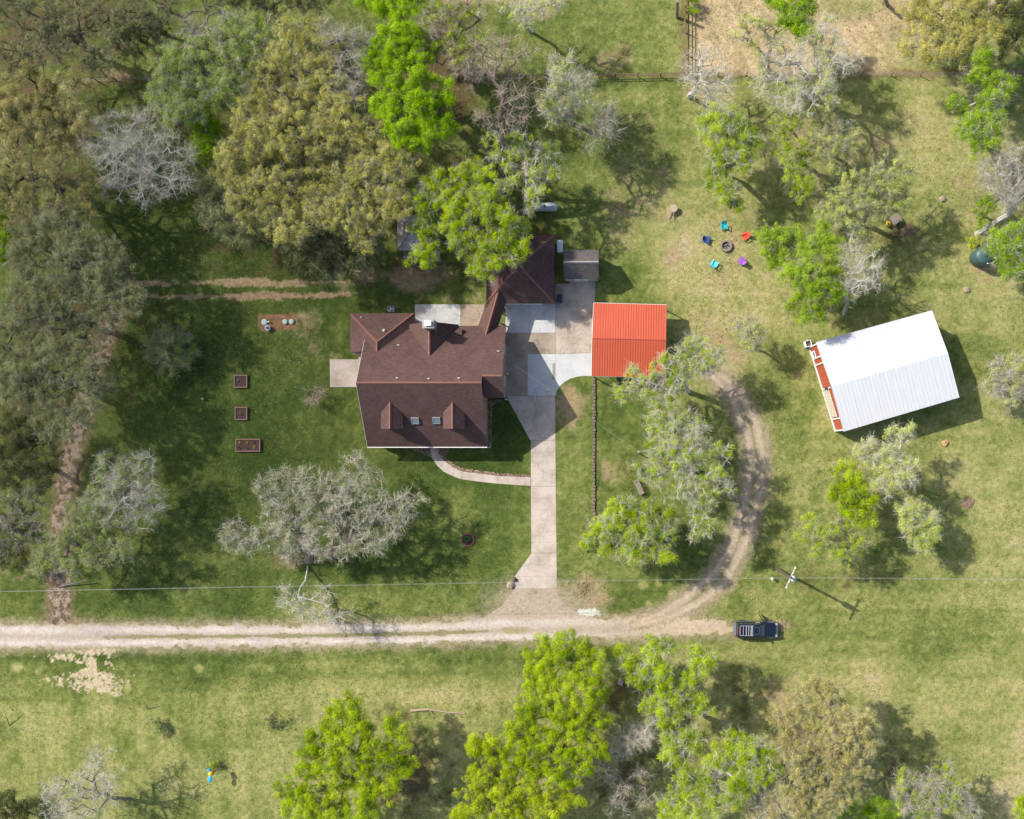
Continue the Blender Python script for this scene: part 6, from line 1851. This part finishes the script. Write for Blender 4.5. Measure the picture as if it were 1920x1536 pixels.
TR('tree', 'dense green tree at the top edge of the hay field', (1490, 60), [(1475, 15, 26), (1505, 25, 28), (1500, 55, 24), (1480, 45, 22), (1455, 5, 20), (1515, 5, 22)], 8, 'bright', 'moss', 1.0, .5)
TR('bare_tree', 'large pale grey spreading bare tree on the hay field fence', (1497, 160), [(1525, 65, 36), (1555, 100, 36), (1570, 130, 28), (1485, 130, 38), (1520, 150, 42), (1460, 170, 34), (1500, 195, 32), (1440, 130, 30), (1550, 60, 26), (1540, 180, 26), (1475, 95, 30), (1420, 150, 22), (1590, 110, 20)], 8.5, 'pale', 'white', .12, 1.3, limb=1.0, trunk_r=.4)
TR('tree', 'wide thin yellow green tree east of the hay field', (1790, 110), [(1735, 60, 34), (1770, 30, 36), (1810, 50, 38), (1845, 60, 30), (1790, 90, 38), (1830, 100, 30), (1750, 110, 26), (1850, 20, 26), (1720, 20, 24), (1700, 90, 18), (1820, 15, 28)], 7, 'gold', 'moss', .9, .7)
TR('oak', 'dark green oak in the northeast corner', (1900, 90), [(1890, 30, 34), (1912, 70, 30), (1885, 90, 20), (1910, 10, 30)], 7, 'dark', 'dim', 1, .6)
TR('tree', 'upright green tree with white limbs near the northeast corner', (1838, 275), [(1842, 118, 22), (1830, 145, 18), (1868, 150, 20), (1888, 160, 20), (1850, 185, 22), (1800, 195, 18), (1785, 190, 10), (1825, 235, 28), (1858, 230, 28), (1805, 245, 20), (1840, 265, 26), (1865, 260, 18), (1870, 195, 18), (1845, 100, 16)], 7.5, 'green', 'white', .8, .6)
TR('tree', 'grey and lime tree west of the fire pit chairs', (1358, 330), [(1335, 235, 28), (1370, 225, 28), (1400, 250, 28), (1340, 265, 30), (1375, 270, 32), (1415, 265, 16), (1355, 300, 28), (1395, 300, 22), (1345, 340, 20), (1360, 360, 22), (1380, 380, 14), (1325, 235, 18), (1340, 310, 20)], 7, 'lime', 'white', .8, 1.1, moss=0.6)
TR('tree', 'soft green tree in the middle of the east lawn grove', (1500, 300), [(1475, 235, 30), (1500, 225, 24), (1485, 275, 34), (1515, 290, 30), (1480, 315, 30), (1510, 340, 26), (1500, 360, 20), (1460, 260, 22)], 7, 'lime', 'moss', .62, .7)
TR('tree', 'pale grey green tree touching the east side of the soft green tree', (1560, 290), [(1550, 235, 28), (1580, 250, 30), (1600, 275, 20), (1545, 275, 28), (1570, 290, 26), (1535, 250, 20)], 7, 'pale', 'moss', .45, 1.4, moss=0.5)
TR('tree', 'pale yellow grey tree above the grey table', (1620, 420), [(1670, 315, 30), (1690, 345, 22), (1645, 345, 32), (1600, 350, 32), (1570, 375, 28), (1590, 400, 32), (1640, 385, 28), (1610, 430, 24), (1560, 400, 24), (1680, 380, 20), (1700, 320, 18), (1625, 375, 30)], 7.5, 'pale', 'moss', .65, 1.2, moss=0.5)
TR('tree', 'dense mid green tree south of the chairs', (1530, 540), [(1450, 445, 26), (1480, 450, 28), (1500, 480, 36), (1540, 445, 26), (1550, 475, 22), (1470, 485, 26), (1520, 520, 34), (1545, 545, 30), (1490, 520, 28), (1505, 560, 26), (1530, 580, 26), (1440, 480, 18), (1510, 590, 18), (1555, 510, 20)], 7.5, 'green', 'moss', 1.0, .6)
TR('bare_tree', 'white branched bare tree north of the barn', (1582, 590), [(1595, 455, 24), (1605, 485, 30), (1630, 505, 28), (1580, 500, 24), (1610, 530, 28), (1640, 525, 18), (1590, 545, 20), (1570, 540, 16)], 7, None, 'white', 0, .9, limb=.95)
TR('bare_tree', 'grey leaning tree with a thick pale trunk at the east edge', (1830, 440), [(1875, 325, 34, 7), (1905, 300, 28, 7), (1855, 320, 22, 7), (1900, 355, 30, 7), (1880, 375, 26, 6.5), (1925, 340, 30, 7), (1850, 345, 18, 7)], 7, None, 'grey', 0, 1.5, trunk_r=.46, bark='white', limb=1.2, trunkto=(1893, 402, 3.6))
TR('sapling', 'small green sapling west of the leaning trunk', (1845, 405), [(1848, 378, 16), (1836, 400, 12), (1840, 412, 10), (1865, 375, 12)], 3, 'green', 'moss', 1, .5)
TR('tree', 'green tree on the east edge behind the water tank', (1890, 480), [(1895, 440, 22), (1870, 460, 22), (1900, 465, 26), (1885, 495, 24), (1912, 500, 22), (1880, 455, 14), (1910, 430, 22)], 6, 'green', 'white', .9, .8)
TR('tree', 'round grey moss covered tree east of the barn', (1872, 735), [(1885, 685, 28), (1870, 710, 30), (1900, 715, 28), (1860, 730, 22), (1890, 745, 24), (1912, 700, 20)], 5, 'pale', 'grey', .4, 1.6, moss=0.9)
TR('tree', 'small grey moss covered tree at the top of the gravel drive', (1416, 655), [(1398, 610, 20), (1412, 625, 22), (1420, 610, 14), (1405, 645, 14), (1425, 640, 12)], 5, 'pale', 'grey', .35, 1.5, moss=0.9)
TR('tree', 'mossy lime tipped tree overhanging the red carport', (1290, 735), [(1310, 650, 26), (1290, 675, 30), (1335, 672, 24), (1325, 695, 20), (1262, 680, 26), (1275, 710, 28), (1240, 700, 22), (1215, 715, 24), (1185, 715, 20), (1190, 690, 14), (1165, 735, 18), (1215, 745, 16), (1250, 735, 24), (1300, 640, 18), (1345, 665, 14)], 7, 'lime', 'white', .7, 1.1, moss=0.9)
TR('tree', 'tall grey green tree with lime lower boughs beside the gravel drive', (1300, 880), [(1245, 765, 26), (1275, 790, 28), (1235, 800, 28), (1265, 825, 34), (1300, 810, 24), (1230, 845, 30), (1290, 850, 34), (1325, 850, 22), (1255, 880, 34), (1300, 890, 28), (1340, 890, 20), (1225, 895, 22), (1320, 930, 26), (1285, 930, 22), (1355, 895, 14), (1315, 970, 22), (1305, 1000, 16), (1325, 995, 16), (1350, 850, 18), (1362, 915, 14), (1200, 880, 14)], 7.5, 'lime', 'white', .55, 1.2, moss=0.9)
TR('tree', 'round lime green tree at the south end of the stone border', (1232, 1005), [(1160, 955, 26), (1195, 950, 28), (1230, 965, 26), (1130, 995, 26), (1165, 995, 32), (1205, 995, 34), (1240, 1000, 26), (1150, 1025, 24), (1190, 1030, 28), (1225, 1035, 24), (1110, 1015, 14), (1245, 1040, 16), (1250, 970, 18)], 6.5, 'lime', 'white', .85, 1.1, moss=0.9)
TR('tree', 'bright yellow green tree southwest of the barn corner', (1612, 930), [(1580, 880, 22), (1600, 905, 28), (1578, 915, 24), (1605, 940, 30), (1590, 950, 22), (1625, 960, 20), (1620, 975, 14), (1560, 925, 14)], 6.5, 'lime', 'moss', 1.2, .4)
TR('tree', 'pale grey green tree reaching up to the barn', (1690, 895), [(1640, 835, 24), (1668, 850, 26), (1695, 820, 16), (1705, 805, 12), (1665, 880, 28), (1690, 890, 26), (1630, 855, 20), (1710, 880, 20), (1655, 910, 22), (1610, 845, 14), (1675, 810, 12)], 7, 'pale', 'white', .6, 1.1, moss=0.5)
TR('tree', 'pale grey lime tree below the pale tree by the barn', (1700, 985), [(1710, 955, 24), (1735, 975, 22), (1705, 990, 24), (1725, 1010, 22), (1745, 1000, 14), (1700, 965, 20)], 5.5, 'pale', 'white', .75, 1.2, moss=0.6)
TR('tree', 'low grey and lime tree north of the utility pole', (1575, 1020), [(1520, 985, 22), (1545, 1000, 26), (1575, 985, 24), (1560, 1025, 24), (1595, 1015, 26), (1530, 1025, 20), (1605, 1035, 18), (1500, 1005, 12), (1580, 1045, 16)], 6, 'lime', 'moss', .7, 1.0, moss=0.6)
TR('shrub', 'round grey green dome shaped shrub on the west lawn', (325, 665), [(322, 655, 44, 1.8), (345, 660, 30, 1.6), (300, 650, 30, 1.6), (325, 680, 28, 1.5)], 2, 'sage', 'moss', .45, 2.0, cat='shrub', fork=.2)
TR('shrub', 'small bare beige bush beside the west side of the house', (591, 739), [(590, 738, 20, 1.0)], 1.0, None, 'pink', 0, 2.0, cat='shrub', fork=.2, trunk_r=.06)
TR('bare_tree', 'grey twigged round tree on the southwest lawn', (232, 935), [(215, 875, 36), (250, 890, 34), (275, 870, 24), (200, 915, 36), (240, 925, 42), (280, 930, 32), (220, 955, 36), (265, 965, 34), (180, 940, 24), (290, 960, 18)], 6, 'sage', 'white', .3, 1.4)
TR('live_oak', 'grey green tree with lime patches over the dirt track end', (160, 1030), [(105, 1020, 34), (150, 995, 34), (195, 1000, 32), (90, 1050, 30), (140, 1045, 38), (190, 1040, 34), (225, 1030, 26), (165, 960, 24), (80, 1060, 18), (140, 960, 20)], 6, 'sage', 'moss', .6, 1.2, moss=0.3)
TR('live_oak', 'broad silvery bare oak on the front lawn', (578, 1052), [(540, 895, 36), (585, 905, 38), (505, 925, 32), (625, 910, 30), (560, 945, 42), (520, 960, 36), (600, 960, 38), (500, 1000, 30), (550, 1000, 36), (595, 1010, 32), (665, 880, 30), (690, 900, 26), (655, 905, 24), (645, 960, 34), (680, 990, 38), (640, 1010, 30), (730, 950, 36), (765, 945, 30), (720, 990, 34), (745, 985, 26), (455, 1000, 30), (440, 1010, 22), (700, 1020, 26), (475, 1020, 20), (490, 915, 16), (560, 1030, 24), (610, 1040, 20), (530, 1030, 20), (650, 1035, 22), (430, 1000, 18), (680, 950, 30)], 6, 'olive', 'white', .30, .85, trunk_r=.36, limb=1.3, bark='grey', moss=.12)
TR('bare_tree', 'low bare tree with fanning white limbs above the gravel road', (577, 1062), [(545, 1130, 26, 4), (575, 1145, 26, 4), (605, 1150, 26, 4), (640, 1160, 22, 4), (615, 1110, 18, 4.5), (535, 1105, 14, 4), (620, 1165, 16, 4)], 4, None, 'white', 0, .8, trunk_r=.14, limb=.9, trunkto=(573, 1088, 1.9))
TR('bare_tree', 'white bare tree leaning west at the bottom left', (243, 1498), [(170, 1470, 34), (125, 1485, 32), (185, 1415, 22), (185, 1440, 20), (105, 1515, 30), (215, 1460, 22), (150, 1510, 34), (200, 1500, 24), (90, 1480, 20)], 6, None, 'white', 0, 1.0, trunk_r=.2, bark='grey', limb=1.1)
TR('shrub', 'dark olive bush in the bottom left corner', (15, 1515), [(10, 1505, 28, 2.5), (35, 1525, 24, 2.2)], 2.4, 'dark', 'dim', 1, .6, cat='shrub')
TR('tree', 'big lime green tree at the bottom south of the front lawn', (690, 1430), [(655, 1325, 24), (640, 1350, 32), (680, 1350, 24), (600, 1385, 32), (640, 1395, 36), (690, 1390, 28), (745, 1355, 18), (750, 1385, 24), (580, 1430, 32), (620, 1440, 36), (670, 1435, 36), (720, 1420, 26), (760, 1430, 26), (550, 1480, 28), (590, 1490, 34), (640, 1490, 38), (690, 1480, 32), (730, 1480, 20), (570, 1525, 28), (620, 1530, 30), (680, 1525, 28), (745, 1455, 20), (545, 1515, 18)], 9, 'lime', 'dim', 1.2, .4)
TR('tree', 'tall dense lime green tree directly south of the driveway', (1072, 1345), [(1025, 1215, 26), (1060, 1210, 26), (1090, 1215, 28), (1010, 1245, 28), (1050, 1255, 38), (1100, 1250, 34), (1005, 1290, 28), (1045, 1300, 40), (1095, 1295, 38), (1125, 1300, 22), (985, 1340, 28), (1025, 1345, 38), (1075, 1345, 40), (1120, 1345, 28), (970, 1380, 28), (1010, 1390, 36), (1060, 1395, 38), (1105, 1390, 32), (1000, 1430, 30), (1045, 1435, 34), (1090, 1435, 26), (1130, 1410, 14), (985, 1410, 26)], 9, 'lime', 'dim', 1.35, .4)
TR('tree', 'yellow lime tree at the bottom edge beside the tall lime tree', (960, 1490), [(895, 1400, 16), (915, 1410, 16), (930, 1400, 22), (945, 1435, 32), (905, 1445, 28), (925, 1475, 36), (965, 1475, 34), (880, 1500, 30), (920, 1515, 36), (970, 1520, 36), (1015, 1485, 32), (1030, 1520, 32), (1070, 1500, 26), (870, 1530, 26), (1000, 1455, 26), (890, 1390, 10)], 8, 'yellow', 'dim', 1.2, .4)
TR('tree', 'small lime tree at the road edge between two bigger lime trees', (1165, 1285), [(1158, 1222, 20), (1172, 1238, 20), (1160, 1260, 12)], 7, 'lime', 'white', 1.0, .9)
TR('tree', 'slender lime tree with white limbs south of the parked car', (1265, 1330), [(1215, 1210, 20), (1240, 1215, 24), (1225, 1245, 26), (1245, 1260, 24), (1205, 1275, 26), (1235, 1290, 30), (1300, 1215, 12), (1305, 1240, 18), (1325, 1240, 16), (1295, 1270, 20), (1260, 1310, 28), (1230, 1325, 26), (1300, 1320, 20), (1320, 1325, 16), (1255, 1345, 24), (1275, 1290, 18)], 8, 'lime', 'white', .9, .7)
TR('tree', 'green and white limbed tree at the bottom centre right', (1330, 1450), [(1260, 1385, 26), (1290, 1390, 24), (1255, 1410, 22), (1375, 1395, 26), (1405, 1400, 26), (1440, 1415, 24), (1380, 1430, 32), (1420, 1445, 28), (1340, 1420, 26), (1280, 1450, 24), (1320, 1470, 28), (1390, 1470, 26), (1275, 1490, 26), (1340, 1510, 26), (1250, 1520, 22), (1380, 1500, 22), (1450, 1445, 14), (1300, 1525, 24)], 8, 'lime', 'white', .75, .9, limb=1.25)
TR('bare_tree', 'hanging white twigged tree in the shade west of the slender lime tree', (1215, 1350), [(1190, 1385, 26), (1215, 1380, 18), (1150, 1410, 16), (1185, 1385, 20), (1205, 1370, 18), (1170, 1400, 18), (1225, 1355, 12), (1160, 1385, 14)], 6, None, 'white', 0, 1.4)
TR('tree', 'grey limbed olive tree filling the gap left of the tan oak at the bottom edge', (1455, 1510), [(1440, 1475, 24), (1465, 1500, 26), (1430, 1510, 26), (1450, 1530, 26), (1410, 1525, 22), (1475, 1450, 18)], 7, 'brown', 'white', .5, 1.0, moss=.4)
TR('bare_tree', 'bare white twigged tree in the shade between the two southern lime trees', (1165, 1460), [(1140, 1440, 22), (1170, 1470, 24), (1200, 1450, 20), (1160, 1510, 24), (1210, 1490, 22)], 5, None, 'grey', 0, .8)
TR('oak', 'large tan brown oak with grey limbs at the bottom right', (1545, 1375), [(1525, 1285, 24), (1560, 1300, 28), (1535, 1325, 36), (1575, 1340, 32), (1500, 1345, 34), (1545, 1365, 38), (1605, 1365, 32), (1620, 1350, 22), (1490, 1390, 32), (1530, 1405, 38), (1580, 1405, 38), (1625, 1400, 24), (1505, 1440, 34), (1555, 1445, 38), (1600, 1445, 30), (1520, 1485, 34), (1565, 1490, 32), (1480, 1490, 24), (1540, 1520, 28), (1500, 1525, 24), (1470, 1350, 22)], 9, 'brown', 'moss', .95, .8, moss=.2, leafr=.24)
TR('tree', 'grey twigged tree with lime edges at the bottom right corner', (1765, 1500), [(1700, 1470, 26), (1690, 1490, 20), (1730, 1485, 24), (1750, 1465, 26), (1785, 1475, 26), (1765, 1500, 32), (1730, 1520, 26), (1800, 1505, 26), (1820, 1520, 18), (1770, 1440, 14), (1700, 1520, 18)], 6.5, 'lime', 'grey', .5, 1.5, moss=0.8)
TR('tree', 'small vivid green tree at the bottom edge right of the tan oak', (1650, 1530), [(1650, 1512, 20), (1670, 1520, 16), (1630, 1525, 14)], 5, 'bright', 'moss', 1.1, .4)
TR('tree', 'small vivid green tree at the bottom edge under the tan oak', (1590, 1532), [(1590, 1518, 18), (1575, 1528, 12), (1607, 1528, 12)], 4, 'bright', 'moss', 1.1, .4)
TR('tree', 'lime green tree cut by the bottom right corner', (1930, 1530), [(1918, 1505, 14), (1925, 1525, 22)], 6, 'lime', 'moss', 1.1, .5)
# saplings and bushes
TR('sapling', 'small grey green sapling in the south field by the dark stake', (302, 1372), [(300, 1366, 13, .9), (290, 1355, 8, .8)], .9, 'sage', 'pink', .8, .8, fork=.2, trunk_r=.03)
TR('sapling', 'narrow dark green sapling in the south field near the big lime tree', (512, 1366), [(512, 1344, 6, 1.6), (511, 1354, 6, 1.0), (511, 1362, 5, .5)], 1.2, 'dark', 'dim', 1, .5, fork=.2, trunk_r=.03)
TR('sapling', 'tiny bush at the foot of the painted ornament', (400, 1438), [(398, 1436, 8, .4), (408, 1437, 6, .4)], .4, 'green', 'dim', 1, .5, fork=.2, trunk_r=.02)
TR('shrub', 'small yellow green bush at the foot of the leaning trunk', (1836, 455), [(1836, 452, 11, .5), (1826, 458, 8, .4)], .5, 'yellow', 'moss', .8, .6, cat='shrub', fork=.2, trunk_r=.03)
TR('shrub', 'low lime bush at the end of the stone border', (1100, 1018), [(1100, 1018, 11, .7), (1107, 1008, 8, .6)], .7, 'lime', 'moss', 1.1, .5, cat='shrub', fork=.2, trunk_r=.03)
TR('shrub', 'low lime bush growing by the fence corner at the top', (1297, 5), [(1297, 2, 12, 1), (1300, 15, 10, .8)], 1, 'lime', 'moss', 1.0, .5, cat='shrub', fork=.2, trunk_r=.03)
for i, (a, k) in enumerate(TREES):
    k.setdefault('seed', 100 + i)
    k.setdefault('group', {'oak': 'oaks with leafy crowns', 'live_oak': 'live oaks on the west side', 'bare_tree': 'leafless bare trees', 'tree': 'leafy trees about the yard', 'shrub': 'shrubs in the grass', 'sapling': 'small saplings'}[a[0]])
    tree(*a, **k)
    print('tree', i, a[0], flush=True) if i % 20 == 0 else None
